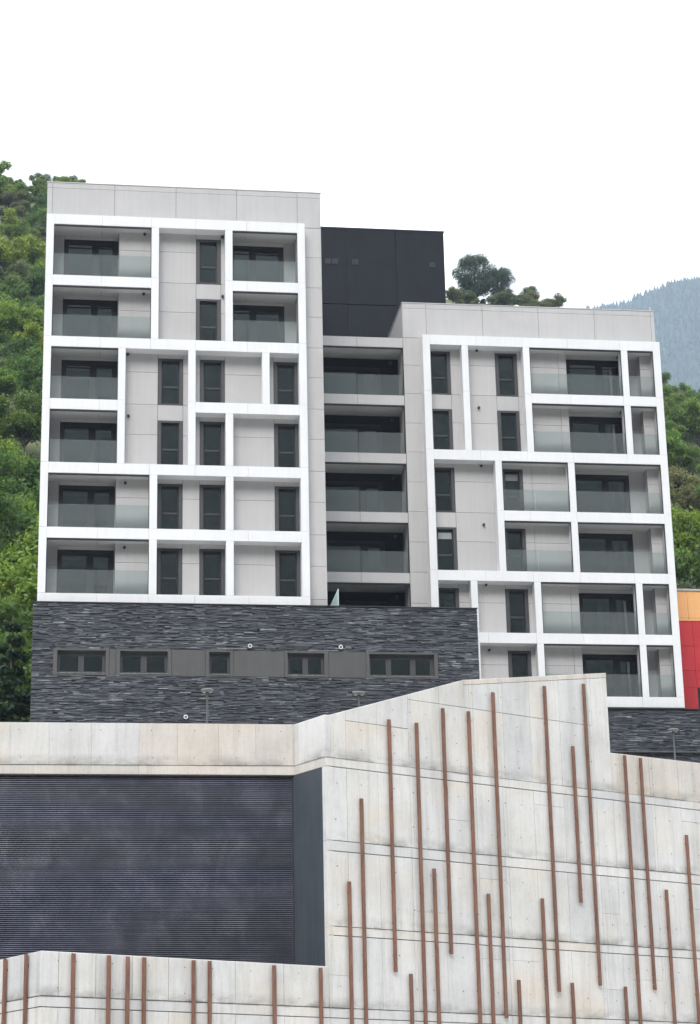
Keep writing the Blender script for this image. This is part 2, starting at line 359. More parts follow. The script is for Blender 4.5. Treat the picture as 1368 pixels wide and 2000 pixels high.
def sliding_window(par, x0, x1, z0, z1, Y, split, blind=.16, curtains=()):
    """two-leaf terrace door; split = x range of the mullion"""
    f = MB(); y0 = Y-.02; y1 = Y+.10; o_, tp = .15, .20
    f.box(x0, x0+o_, y0, y1, z0, z1, .006).box(x1-o_-.06, x1, y0, y1, z0, z1, .006)
    f.box(x0+o_, x1-o_-.06, y0, y1, z1-tp, z1, .006).box(x0+o_, x1-o_-.06, y0, y1, z0, z0+.08, .006)
    f.box(split[0], split[1], y0+.03, y1, z0+.08, z1-tp, .006)
    w = f.build('window', 'frame_black', par)
    for i, (a, b_, dz) in enumerate(((x0+o_, split[0], 0), (split[1], x1-o_-.06, .06))):
        box('pane', 'window_pane', w, a-.01, b_+.01, Y+.06, Y+.072, z0+.07, z1-tp+.01)
        s = MB(); s.box(a, a+.05, Y+.03, Y+.055, z0+.08, z1-tp, .003).box(b_-.05, b_, Y+.03, Y+.055, z0+.08, z1-tp, .003).box(a+.05, b_-.05, Y+.03, Y+.055, z1-tp-.05-dz, z1-tp, .003)
        s.build('sash', 'frame_black', w)
        if blind > 0: box('blind', 'blind', w, a, b_, Y+.10, Y+.13, z1-tp-.07-blind, z1-tp+.02)
    for cx0, cx1 in curtains:
        c = MB(); nf = max(3, int((cx1-cx0)/.07)); k = len(c.v)
        for i in range(nf*2+1):
            x = cx0+(cx1-cx0)*i/(nf*2); y = Y+.16+(.03 if i % 2 else 0)
            c.v += [(x, y, z0+.05), (x, y, z1-tp)]
        c.f += [(2*i, 2*i+2, 2*i+3, 2*i+1) for i in range(nf*2)]
        c.build('curtain', 'curtain', w)
    return w
BACK = {}
def wall_storey(par, x0, x1, zb, Y, wins, top, wtop=2.24, mid=1.55, mat='grey_panel', splits=()):
    """cladding panels of one storey (zb..top) with openings wins [(x0,x1)] that start at zb"""
    xs = sorted({x0, x1, *[w[0] for w in wins], *[w[1] for w in wins], *splits}); gp = .007
    bk = BACK.setdefault(par.name, MB())
    for a, b_ in zip(xs, xs[1:]):
        if b_-a < .03: continue
        opening = any(w[0]-1e-6 <= a and b_ <= w[1]+1e-6 for w in wins)
        rows = [(zb+wtop, top)] if opening else ([(zb, zb+mid), (zb+mid, top)] if top-zb > mid+.2 else [(zb, top)])
        for z0, z1 in rows:
            box('cladding_panel', mat, par, a+gp, b_-gp, Y+random.uniform(0, .002), Y+.05, z0+gp, z1-gp, .003)
        bk.box(a, b_, Y+.055, Y+.12, rows[0][0], rows[-1][1])
def flush_backing():
    for nm, bk in BACK.items():
        o = bpy.data.objects[nm]; bk.build('wall_backing', 'joint_dark', o)
    BACK.clear()
def frame_beam(par, x0, x1, z0, z1, Y, joints, depth=.6, mat='white_panel'):
    xs = [x0]+[j for j in joints if x0+.1 < j < x1-.1]+[x1]
    for a, b_ in zip(xs, xs[1:]): box('frame_beam', mat, par, a+.003, b_-.003, Y, Y+depth, z0, z1, .006)
def frame_column(par, x0, x1, z0, z1, Y, cuts=(), depth=.596):
    zs = [z0]+[c for c in sorted(cuts) if z0+.1 < c < z1-.1]+[z1]
    for a, b_ in zip(zs, zs[1:]): box('frame_column', 'white_panel', par, x0, x1, Y, Y+depth, a+.003, b_-.003, .006)
def balcony(par, x0, x1, zf, zt, Y, joint=None, deep=1.2):
    """soffit, dark strips for the shadow gaps and the glass balustrade of one opening"""
    js = [x0]+([joint] if joint and x0+.2 < joint < x1-.2 else [])+[x1]
    for a, b_ in zip(js, js[1:]):
        box('soffit_panel', 'soffit', par, a+.006, b_-.006, Y+.115, Y+deep+.04, zt-.032, zt-.006)
        box('glass_balustrade', 'balustrade_glass', par, a+.012, b_-.012, Y+.07, Y+.088, zf+.01, zf+1.08)
    ch = MB(); ch.box(x0, x1, Y+.03, Y+.115, zt-.065, zt-.004)  # solid dark strips for the shade line under the beam and dark side edges
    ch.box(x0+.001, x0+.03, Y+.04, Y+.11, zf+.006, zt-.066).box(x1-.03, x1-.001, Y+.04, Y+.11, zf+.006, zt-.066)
    ch.build('shadow_gap_strip', 'frame_black', par)
def wall_spot(par, x, z, Y):
    m_ = MB().lathe([(.055, 0), (.062, .02), (.062, .11), (.045, .125)], (x, Y, z), 'y', 12); m_.build('wall_light', 'fixture_dark', par)

# ------------------------------------------------------------------ left tower
YL = 89.91
LB = [45.11, 42.08, 39.08, 36.08, 33.08, 30.08, 27.08]; LBOT = 26.69
LT = thing('apartment_tower', 'taller white-framed apartment tower on the left, standing on the slate podium', 'building', (5.1, YL+6, LBOT))
P = LT
C_L, C_R = (-1.19, -.85), (10.33, 10.68)
for c_ in (C_L, C_R): frame_column(P, *c_, LBOT, LB[0], YL, LB)
J = (1.34, 3.59, 5.61, 7.98)
for k, spans in enumerate([[(-.85, 10.33)], [(-.85, 3.60), (7.32, 10.33)], [(-.85, 10.33)], [(-.85, 2.15), (5.63, 10.33)], [(-.85, 10.33)], [(-.85, 10.33)], [(-.85, 10.33)]]):
    for a, b_ in spans: frame_beam(P, a, b_, (LB[k]-.5 if k < 6 else LBOT), LB[k], YL, J)
c1, c2, c3, c4, c5 = (3.60, 3.94), (2.15, 2.48), (5.30, 5.63), (6.98, 7.32), (8.65, 8.98)
for c_, zt, zb, cuts in [(c1, LB[0]-.5, LB[2], [LB[1]]), (c4, LB[0]-.5, LB[2], [LB[1]]), (c2, LB[2]-.5, LB[4], [LB[3]]), (c3, LB[2]-.5, LB[4], [LB[3]]), (c5, LB[2]-.5, LB[3], []),
                         (c4, LB[3]-.5, LB[4], []), (c1, LB[4]-.5, LB[5], []), (c4, LB[4]-.5, LB[5], []), (c1, LB[5]-.5, LB[6], []), (c4, LB[5]-.5, LB[6], [])]:
    frame_column(P, *c_, zb, zt, YL, cuts)
YW, YB = YL+.6, YL+1.2
def niche_sides(par, x, side, z0, z1, Y):
    box('cladding_panel', 'grey_panel', par, x-.05 if side < 0 else x, x if side < 0 else x+.05, Y+.605, Y+1.26, z0+.05, z1+.05, .003)
for r in range(1, 7):
    zb, zt = LB[r], LB[r-1]
    f0 = zb+.05; top = zt+.05
    if r in (1, 2):
        wall_storey(P, 2.14, 7.0, f0, YW, [(5.68, 6.82)], top)
        narrow_window(P, 5.68, 6.82, f0, f0+2.24, YW)
        for nx0, nx1, wx0, wx1, sp in ((-1.14, 2.14, -.37, 2.10, (.95, 1.16)), (6.95, 10.4, 7.30, 9.81, (8.24, 8.46))):
            wall_storey(P, nx0, nx1, f0, YB, [(wx0, wx1)], top, 2.27)
            sliding_window(P, wx0, wx1, f0, f0+2.27, YB, sp)
        niche_sides(P, 2.14, 1, zb, zt, YL); niche_sides(P, 10.34, 1, zb, zt, YL); niche_sides(P, 6.98, -1, zb, zt, YL)
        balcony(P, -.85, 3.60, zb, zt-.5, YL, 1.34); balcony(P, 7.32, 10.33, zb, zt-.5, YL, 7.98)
    elif r in (3, 4):
        wins = [(3.96, 5.10), (5.86, 6.99), (9.22, 10.34)]
        wall_storey(P, 2.3, 10.55, f0, YW, wins, top, splits=(8.8,) if r == 3 else ())
        for w in wins: narrow_window(P, *w, f0, f0+2.24, YW)
        wall_storey(P, -1.14, 2.35, f0, YB, [(-.37, 2.17)], top, 2.27)
        sliding_window(P, -.37, 2.17, f0, f0+2.27, YB, (.95, 1.16))
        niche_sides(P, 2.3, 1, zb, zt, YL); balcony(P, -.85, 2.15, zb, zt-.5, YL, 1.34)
    else:
        wins = [(3.97, 5.09), (5.85, 6.98), (9.22, 10.34)]
        wall_storey(P, 2.14, 10.55, f0, YW, wins, top)
        for w in wins: narrow_window(P, *w, f0, f0+2.24, YW)
        wall_storey(P, -1.14, 2.14, f0, YB, [(-.37, 2.10)], top, 2.27)
        sliding_window(P, -.37, 2.10, f0, f0+2.27, YB, (.95, 1.16))
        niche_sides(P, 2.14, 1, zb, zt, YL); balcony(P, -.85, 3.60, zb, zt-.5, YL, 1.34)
    niche_sides(P, -1.14, -1, zb, zt, YL)
    s0 = LB[r]+.05
    wall_storey(P, 10.56 if r > 2 else 10.41, 11.52, s0, YW, [], LB[r-1]+.05, mid=1.53)
wall_storey(P, 10.56, 11.52, LBOT+.02, YW, [], LB[6]+.05)
px = [-1.205, -.96, 1.90, 4.74, 7.57, 10.41, 11.52]
for a, b_ in zip(px, px[1:]):
    for z0, z1 in ((45.17, 46.72), (46.72, 46.98)): box('cladding_panel', 'grey_panel', P, a+.007, b_-.007, YW, YW+.05, z0+.006, z1-.006, .003)
BACK[P.name].box(-1.2, 11.5, YW+.055, YW+.14, 45.15, 46.96)
MB().box(-1.23, 11.55, YW-.02, YW+.30, 46.985, 47.03).box(-1.23, -.95, YW+.30, YW+11, 46.985, 47.03).box(11.25, 11.55, YW+.30, YW+11, 46.985, 47.03).build('parapet_cap', 'cap_metal', P)
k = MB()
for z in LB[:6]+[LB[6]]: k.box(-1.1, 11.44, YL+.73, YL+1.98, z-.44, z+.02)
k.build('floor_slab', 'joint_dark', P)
box('core', 'interior_dark', P, -1.1, 11.4, YL+1.98, YL+12.3, LBOT, 46.4)
box('side_wall', 'grey_panel', P, -1.20, -1.145, YW+.06, YL+12.3, LBOT, 46.97); box('side_wall', 'grey_panel', P, 11.455, 11.515, YW+.06, YL+12.3, LBOT, 46.97)
for x, z in [(3.30, 44.50), (6.89, 44.50), (3.28, 41.50), (6.90, 41.52), (2.60, 38.50), (2.65, 35.53), (2.55, 32.35), (2.54, 29.35)]: wall_spot(P, x, z, YW)
MB().lathe([(.03, 0), (.03, .12), (.05, .13), (.05, .2), (.01, .22)], (-1.0, YW+.1, 47.03), 'z', 8).build('roof_anchor', 'cap_metal', P)

# ------------------------------------------------------------------ right tower
YR = 94.78
RB = [41.78, 38.87, 35.87, 32.87, 29.87, 26.87, 23.87]; RBOT = 23.37
RT = thing('apartment_tower', 'lower white-framed apartment tower on the right with six rows of balconies', 'building', (22.8, YR+6, RBOT))
P = RT
D_L, D_R = (16.93, 17.29), (28.41, 28.77)
for c_ in (D_L, D_R): frame_column(P, *c_, RBOT, RB[0], YR, RB)
J = (19.57, 21.86, 24.12, 26.76)
for kk, spans in enumerate([[(17.29, 28.41)], [(22.20, 28.41)], [(17.29, 28.41)], [(20.58, 28.41)], [(17.29, 28.41)], [(17.29, 28.41)], [(17.29, 28.41)]]):
    for a, b_ in spans: frame_beam(P, a, b_, (RB[kk]-.5 if kk < 6 else RBOT), RB[kk], YR, J)
a_, b2, cc, dd, ee = (18.84, 19.16), (21.88, 22.20), (26.79, 27.11), (20.26, 20.58), (23.82, 24.14)
for c_, zt, zb, cuts in [(a_, RB[0]-.5, RB[2], [RB[1]]), (b2, RB[0]-.5, RB[2], [RB[1]]), (cc, RB[0]-.5, RB[1], []), (cc, RB[1]-.5, RB[2], []), (dd, RB[2]-.5, RB[4], [RB[3]]),
                         (ee, RB[2]-.5, RB[3], []), (ee, RB[3]-.5, RB[4], []), (a_, RB[4]-.5, RB[5], []), (b2, RB[4]-.5, RB[5], []), (cc, RB[4]-.5, RB[5], []),
                         (a_, RB[5]-.5, RB[6], []), (b2, RB[5]-.5, RB[6], []), (cc, RB[5]-.5, RB[6], [])]:
    frame_column(P, *c_, zb, zt, YR, cuts)
YW2, YB2 = YR+.6, YR+1.2
for r in range(1, 7):
    zb, zt = RB[r], RB[r-1]; f0, top = zb+.05, zt+.05
    even = r in (3, 4)
    wins = [(17.27, 18.37), (20.66, 21.71) if even else (20.60, 21.69)]
    nx = 24.02 if even else 24.15
    wall_storey(P, 17.0, nx, f0, YW2, wins, top, splits=(22.15,) if even else (23.75,))
    for i, w in enumerate(wins): narrow_window(P, *w, f0, f0+2.24, YW2, blind=.32 if (r == 4 and i == 0) or (r == 3 and i == 1) else 0)
    wall_storey(P, nx, 28.45, f0, YB2, [(24.28, 27.12)], top, 2.27)
    sliding_window(P, 24.28, 27.12, f0, f0+2.27, YB2, (25.83, 26.06), .14, curtains=[(26.2, 26.42), (26.66, 26.86)] + ([(25.2, 25.45)] if r > 4 else []))
    niche_sides(P, nx, -1, zb, zt, YR)
    wall_storey(P, 27.87, 28.43, f0, YW2, [], top, mid=1.62)
    niche_sides(P, 27.87, 1, zb, zt, YR)
    box('cladding_panel', 'grey_panel', P, 28.405, 28.408, YR+.1, YR+.59, f0, top-.6)
    if even:
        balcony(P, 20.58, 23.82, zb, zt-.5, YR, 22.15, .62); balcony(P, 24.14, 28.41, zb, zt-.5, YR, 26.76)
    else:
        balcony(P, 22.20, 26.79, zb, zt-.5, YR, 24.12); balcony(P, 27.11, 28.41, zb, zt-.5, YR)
    wall_storey(P, 16.07, 16.99, f0, YW2, [], top, mid=1.48)
wall_storey(P, 16.07, 16.99, RBOT, YW2, [], RB[6]+.05)
px = [16.07, 17.25, 20.06, 22.87, 25.70, 28.58, 28.77]
for a, b_ in zip(px, px[1:]):
    for z0, z1 in ((41.84, 43.40), (43.40, 43.66)): box('cladding_panel', 'grey_panel', P, a+.007, b_-.007, YW2, YW2+.05, z0+.006, z1-.006, .003)
BACK[P.name].box(16.1, 28.74, YW2+.055, YW2+.14, 41.84, 43.64)
MB().box(16.045, 28.80, YW2-.02, YW2+.30, 43.665, 43.71).box(16.045, 16.35, YW2+.30, YW2+11, 43.665, 43.71).box(28.5, 28.80, YW2+.30, YW2+11, 43.665, 43.71).build('parapet_cap', 'cap_metal', P)
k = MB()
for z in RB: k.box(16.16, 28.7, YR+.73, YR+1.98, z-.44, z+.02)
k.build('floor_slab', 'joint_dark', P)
box('core', 'interior_dark', P, 16.16, 28.70, YR+1.98, YR+12.3, RBOT, 43.1)
for z0, z1 in ((RBOT, 41.82), (41.83, 43.655)): box('side_wall', 'grey_panel', P, 16.075, 16.13, YW2+.06, YR+12.3, z0, z1)
box('side_wall', 'grey_panel', P, 28.71, 28.765, YW2+.06, YR+12.3, RBOT, 43.655)
for x, z in [(19.70, 41.24), (19.69, 38.26), (19.69, 35.27), (19.69, 32.31), (19.68, 29.33), (19.71, 26.17)]: wall_spot(P, x, z, YW2)
MB().lathe([(.03, 0), (.03, .12), (.05, .13), (.05, .2), (.01, .22)], (28.62, YW2+.1, 43.71), 'z', 8).build('roof_anchor', 'cap_metal', P)

# ------------------------------------------------------------------ recessed middle block
MBZ = [41.80, 38.80, 35.82, 32.85, 29.86, 26.88]; YM = YR+.6
MT = thing('balcony_block', 'recessed block of dark balconies between the two white towers', 'building', (13.8, YM+5, 26.6))
P = MT
for kk, z in enumerate(MBZ):
    for a, b_ in ((11.3, 13.77), (13.77, 16.06)): box('beam_panel', 'grey_panel', P, a+.005, b_-.005, YM+.004, YM+.34, z-.5, z, .005)
    if kk == 5: break
    zf, zt = MBZ[kk+1], z-.5
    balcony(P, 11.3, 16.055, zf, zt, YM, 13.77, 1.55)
    box('back_wall', 'charcoal_panel', P, 15.14, 16.055, YM+1.5, YM+1.6, zf, zt); box('back_wall', 'charcoal_panel', P, 11.3, 15.14, YM+1.5, YM+1.6, zf+2.0, zt)
    box('side_panel', 'grey_panel', P, 16.035, 16.068, YM+.12, YM+1.5, zf, zt-.03)
    sliding_window(P, 11.9, 15.13, zf-.2, zf+2.0, YM+1.5, (14.01, 14.26), .22)
    rg = MB(); rg.lathe([(.085, 0), (.085, .05), (.055, .06), (.05, .03)], (15.65, YM+1.5, zt-.24), 'y', 20); rg.build('wall_light', 'vent_grey', P)
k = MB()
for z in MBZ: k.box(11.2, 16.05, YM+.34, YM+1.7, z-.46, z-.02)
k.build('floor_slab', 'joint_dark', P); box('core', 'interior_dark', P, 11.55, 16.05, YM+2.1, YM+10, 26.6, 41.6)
box('roof', 'roofing', P, 11.55, 16.06, YM+.34, YM+10, 41.62, 41.76)
flush_backing()
PT = thing('rooftop_block', 'dark charcoal rooftop block rising behind the middle of the building', 'building', (14.5, 104, 41.8))
xs = [9.2, 11.4, 14.01, 16.61, 19.18]
for a, b_ in zip(xs, xs[1:]):
    for z0, z1 in ((41.8, 45.52), (45.52, 49.80)): box('wall_panel', 'charcoal_panel', PT, a+.02, b_-.02, 100.0, 100.06, z0+.015, z1-.015, .01)
box('core', 'frame_black', PT, 9.2, 19.16, 100.08, 108, 41.8, 49.78); MB().box(9.18, 19.2, 99.98, 108.02, 49.79, 49.84).build('roof_cap', 'frame_black', PT)
for x in (13.06, 13.43, 14.48, 18.51):
    v = MB(); v.box(x-.15, x+.15, 99.97, 100.0, 47.76, 47.78).box(x-.15, x+.15, 99.97, 100.0, 48.02, 48.04).box(x-.15, x-.13, 99.97, 100, 47.78, 48.02).box(x+.13, x+.15, 99.97, 100, 47.78, 48.02)
    for i in range(5): v.box(x-.13, x+.13, 99.975, 99.995, 47.80+i*.044, 47.825+i*.044)
    v.build('vent_grille', 'vent_grey', PT)

# ------------------------------------------------------------------ slate podium and plinth
def slate_face(par, x0, x1, z0, z1, Y, holes=(), rowh=.055):
    s = MB(); z = z0
    while z < z1-.02:
        h = min(random.choice((.035, .042, .05, .055, .065)), z1-z)
        x = x0
        while x < x1-.01:
            w = min(random.choice((.15, .22, .3, .3, .4, .5, .65))*random.uniform(.8, 1.25), x1-x)
            if x1-x-w < .12: w = x1-x
            segs = [(x, x+w)]
            for hx0, hx1, hz0, hz1 in holes:
                if z+h > hz0 and z < hz1:
                    ns = []
                    for a, b_ in segs:
                        if b_ <= hx0 or a >= hx1: ns.append((a, b_)); continue
                        if a < hx0: ns.append((a, hx0))
                        if b_ > hx1: ns.append((hx1, b_))
                    segs = ns
            for a, b_ in segs:
                if b_-a > .01:
                    d = random.uniform(0, .05) if random.random() < .8 else random.uniform(.04, .075)
                    kk = len(s.v); y0, y1 = Y-d+.02, Y+.05; za, zb = z+.002, z+h-.002
                    s.v += [(a+.002, y0, za), (b_-.002, y0+random.uniform(-.01, .01), za), (b_-.002, y0, zb), (a+.002, y0+random.uniform(-.008, .012), zb), (a+.002, y1, za), (b_-.002, y1, za), (b_-.002, y1, zb), (a+.002, y1, zb)]
                    s.f += [(kk, kk+1, kk+2, kk+3), (kk+1, kk+5, kk+6, kk+2), (kk+4, kk, kk+3, kk+7), (kk+3, kk+2, kk+6, kk+7), (kk+4, kk+5, kk+1, kk)]
            x += w
        z += h
    o = s.build('slate_strips', 'slate', par); o['kind'] = 'stuff'; return o
YP = 89.45; PX0, PX1, PZ1 = -1.35, 18.01, 26.52
PD = thing('slate_podium', 'dark stacked-slate podium with a band of small windows under the taller tower', 'podium', (8.3, YP+5, 15.15))
BZ0, BZ1 = 23.33, 24.50
slate_face(PD, PX0, PX1, 18.6, PZ1, YP, [(-.45, 16.20, BZ0, BZ1)])
bx_ = MB().box(PX0+.03, 16.0, YP+.95, 103, 15.16, PZ1-.02).box(16.0, PX1-.03, YP+.95, 94.66, 15.16, PZ1-.02)
bx_.box(PX0+.03, PX1-.03, YP+.06, YP+.95, 15.16, BZ0-.02).box(PX0+.03, PX1-.03, YP+.06, YP+.95, BZ1+.02, PZ1-.02).box(16.2, PX1-.03, YP+.06, YP+.95, BZ0-.02, BZ1+.02).box(PX0+.03, -.45, YP+.06, YP+.95, BZ0-.02, BZ1+.02)
bx_.build('core', 'slate_core', PD)
box('coping', 'fixture_dark', PD, PX0-.03, PX1+.02, YP-.06, YP+.5, PZ1, PZ1+.04)
def podium_window(x0, x1, ix0, ix1, panes):
    f = MB(); y0, y1 = YP-.03, YP+.28; iz0, iz1 = BZ0+.09, BZ1-.09
    f.box(x0, ix0, y0, y1, BZ0, BZ1, .005).box(ix1, x1, y0, y1, BZ0, BZ1, .005).box(ix0, ix1, y0, y1, iz1, BZ1, .005).box(ix0, ix1, y0, y1, BZ0, iz0, .005)
    w = f.build('window', 'infill_grey', PD)
    s = MB(); yf0, yf1 = YP+.20, YP+.30; pz0, pz1 = iz0+.12, iz1-.26 + .08
    s.box(ix0+.001, ix1-.001, yf0, yf1, pz1, iz1-.001).box(ix0+.001, ix1-.001, yf0, yf1, iz0+.001, pz0)
    e = [ix0+.001]
    for a, b_ in panes: s.box(e[-1], a, yf0, yf1, pz0, pz1); e.append(b_)
    s.box(e[-1], ix1-.001, yf0, yf1, pz0, pz1)
    s.build('sash', 'frame_grey', w)
    for a, b_ in panes: box('pane', 'window_pane', w, a-.01, b_+.01, YP+.26, YP+.272, pz0-.01, pz1+.01)
    box('sill', 'sill_metal', w, ix0-.02, ix1+.02, YP-.05, YP+.20, iz0-.012, iz0+.012)
    box('reveal_back', 'interior_dark', w, ix0, ix1, YP+.75, YP+.8, iz0, iz1)
podium_window(-.45, 1.92, -.27, 1.78, [(-.16, .62), (.86, 1.64)])
podium_window(2.22, 4.58, 2.39, 4.42, [(2.50, 3.28), (3.54, 4.30)])
podium_window(6.04, 7.26, 6.21, 7.10, [(6.31, 6.99)])
podium_window(9.45, 11.37, 9.60, 11.19, [(9.69, 10.26), (10.50, 11.08)])
podium_window(13.02, 16.19, 13.17, 16.02, [(13.24, 13.91), (14.14, 14.98), (15.22, 15.86)])
for a, b_ in ((1.925, 2.215), (4.585, 6.035), (7.265, 9.445), (11.375, 13.015)): box('infill_panel', 'infill_grey', PD, a+.004, b_-.004, YP-.015, YP+.1, BZ0+.01, BZ1-.01, .005)
for i, (x, z) in enumerate([(7.96, 24.68), (5.20, 21.53), (11.91, 24.68)]):
    r_ = MB(); r_.lathe([(.09, 0), (.095, .07), (.085, .085), (.055, .085), (.05, .06)], (x, YP-.05, z), 'y', 24, close=False); o = r_.build('ring_light', 'lens_white', PD)
    MB().lathe([(.052, .0), (.052, .062)], (x, YP-.05, z), 'y', 20).build('lens', 'vent_grey', o)
cm = MB(); cm.box(8.30, 8.38, YP-.12, YP-.03, 25.40, 25.54).lathe([(.035, 0), (.035, .09)], (8.34, YP-.12, 25.45), 'y', 10); cm.build('camera_housing', 'fixture_dark', PD)

PL = thing('slate_plinth', 'low dark slate wall with a thin ledge under the lower tower and the red building', 'wall', (31, 96, 15.15))
slate_face(PL, 18.05, 40.0, 17.5, 23.16, 94.3)
MB().box(18.05, 40, 94.36, 108, 15.16, 23.14).build('core', 'slate_core', PL); box('coping', 'fixture_dark', PL, 18.05, 40, 94.20, 94.9, 23.17, 23.21)
box('ledge', 'lamp_metal', PL, 18.05, 40, 94.10, 94.26, 21.12, 21.18)
cm = MB(); cm.box(28.53, 28.61, 94.12, 94.22, 22.02, 22.12).lathe([(.035, 0), (.035, .1)], (28.57, 94.13, 22.05), 'y', 10); cm.build('camera_housing', 'fixture_dark', PL)

# red and orange neighbour
RD = thing('red_building', 'red and orange panelled building partly hidden behind the lower tower', 'building', (36, 101, 23.2))
for a, b_ in ((28.8, 29.94), (29.94, 31.4), (31.4, 33.4), (33.4, 36), (36, 40)):
    box('facade_panel', 'orange_panel', RD, a+.006, b_-.006, 97.0, 97.06, 28.33, 29.68, .004); box('facade_panel', 'orange_panel', RD, a+.006, b_-.006, 97.0, 97.06, 28.18, 28.32, .004)
for a, b_ in ((28.8, 30.10), (30.10, 31.4), (31.4, 33.4), (33.4, 36), (36, 40)):
    for z0, z1 in ((26.92, 28.16), (25.70, 26.92), (24.86, 25.70)): box('facade_panel', 'red_panel', RD, a+.005, b_-.005, 97.0, 97.06, z0+.005, z1-.005, .004)
for a, b_ in ((28.8, 30.13), (31.7, 33.4), (35, 40)): box('facade_panel', 'red_panel', RD, a+.005, b_-.005, 97.0, 97.06, 23.22, 24.855, .004)
for a, b_ in ((30.13, 31.7), (33.4, 35)):
    f = MB(); f.box(a, a+.08, 97.02, 97.12, 23.22, 24.85).box(b_-.08, b_, 97.02, 97.12, 23.22, 24.85).box(a+.08, b_-.08, 97.02, 97.12, 24.75, 24.85).box(a+.08, b_-.08, 97.02, 97.12, 23.22, 23.32)
    w = f.build('window', 'frame_black', RD); box('pane', 'window_pane', w, a+.07, b_-.07, 97.07, 97.08, 23.31, 24.76)
box('core', 'interior_dark', RD, 28.8, 40, 97.3, 106, 23.22, 29.6); box('roof_cap', 'cap_metal', RD, 28.78, 40.02, 96.94, 106, 29.69, 29.77)
GS = box('glass_screen', 'screen_glass', None, 11.95, 11.975, 90.2, 95.2, PZ1+.05, 27.56); tag(GS, 'pale mint glass screen standing on the podium roof in front of dark balconies', 'glass screen')

# ------------------------------------------------------------------ concrete retaining wall
CW = thing('concrete_wall', 'tall board-marked concrete retaining wall carrying vertical rusty bars', 'wall', WO)
def wtop(s):
    pts = [(0, 15.55), (.2, 15.59), (5.37, 17.29), (11.475, 18.28)]
    if s < 0: return 8.19
    if s >= 11.48: return 15.60+(s-11.53)*.015
    for (a, za), (b_, zb) in zip(pts, pts[1:]):
        if a <= s <= b_: return za+(zb-za)*(s-a)/(b_-a)
    return 18.28
def wpanel(s0, s1, z0, z1a, z1b, out=0.0, mat='concrete', c=.006, name='concrete_panel', th=.17):
    if z1a-z0 < .04 and z1b-z0 < .04: return
    MB().prism([(s0, z0), (s1, z0), (s1, max(z1b, z0+.01)), (s0, max(z1a, z0+.01))], WO+WN*out, WU, (0, 0, 1), WN, th, c).build(name, mat, CW)
JS = [0.0, .76, 1.92, 3.13, 3.25, 4.36, 5.58, 5.71, 6.79, 6.93, 8.06, 9.32, 10.59, 10.73, 11.48, 11.88, 13.19, 13.32, 14.5, 15.75, 17.0, 18.3, 19.6, 21, 22.4, 24]
BANDS = [(6.755, 7.02), (9.09, 9.34), (11.535, 11.83), (14.035, 14.29)]
GV, GH = .006, .018
rows = [(4.57, 6.755), (7.02, 9.09), (9.34, 11.535), (11.83, 14.035)]
for a, b_ in zip(JS, JS[1:]):
    wpanel(a, b_, 0.0, 4.57, 4.57)
    for z0, z1 in rows:
        zc = z0+(z1-z0)*random.choice((.28, .45, .62, .8)) if b_-a > .5 and random.random() < .4 else None
        for q0, q1 in ([(z0+GH, zc-.003), (zc+.003, z1-GH)] if zc else [(z0+GH, z1-GH)]):
            wpanel(a+GV*.6, b_-GV*.6, q0, q1, q1, random.uniform(-.006, .004))
for a, b_ in zip([0, 3.13, 6.79, 10.59, 14.5, 18.3], [3.13, 6.79, 10.59, 14.5, 18.3, 24]):
    for z0, z1 in BANDS: wpanel(a+.003, b_-.003, z0+.004, z1-.004, z1-.004, .006, name='concrete_band')
# top lift, cut along the sloping crest
brk = sorted(set(JS+[.2, 5.37]))
for a, b_ in zip(brk, brk[1:]):
    if a >= 11.47:
        wpanel(a+.003, b_-.003, 14.30, wtop(a+.011), wtop(b_), -.02, 'concrete_warm', .012); continue
    ta, tb = wtop(a), wtop(b_-.006); z0 = 14.30
    cut = 15.47 if .7 < a < 3.1 else (16.40 if 3.1 <= a < 10.6 else None)
    ga, gb = a+GV*.4, b_-GV*.4
    cop = .17 if a >= 5.36 else 0.0
    if cut and min(ta, tb)-cop-cut > .05:
        wpanel(ga, gb, z0, cut-.006, cut-.006, random.uniform(-.004, .004)); wpanel(ga, gb, cut+.006, ta-cop, tb-cop, random.uniform(-.004, .003), c=.012)
    elif cut and max(ta, tb) > cut:
        wpanel(ga, gb, z0, min(cut, ta), min(cut, tb), random.uniform(-.004, .004))
        if ta < cut < tb:
            sx = ga+(gb-ga)*(cut-ta)/(tb-ta)
            MB().prism([(sx, cut+.006), (gb, cut+.006), (gb, tb)], WO, WU, (0, 0, 1), WN, .28, .004).build('concrete_panel', 'concrete', CW)
    else: wpanel(ga, gb, z0, ta-cop, tb-cop, random.uniform(-.004, .004), c=.012)
    if cop: wpanel(a, b_, max(z0, 0)+0 if False else ta-cop+.006, ta, tb, .004, 'concrete_warm', .012) if abs(ta-tb) < .02 else MB().prism([(a, ta-cop+.008), (b_, tb-cop+.008), (b_, tb), (a, ta)], WO+WN*.004, WU, (0, 0, 1), WN, .3, .012).build('coping', 'concrete_warm', CW)
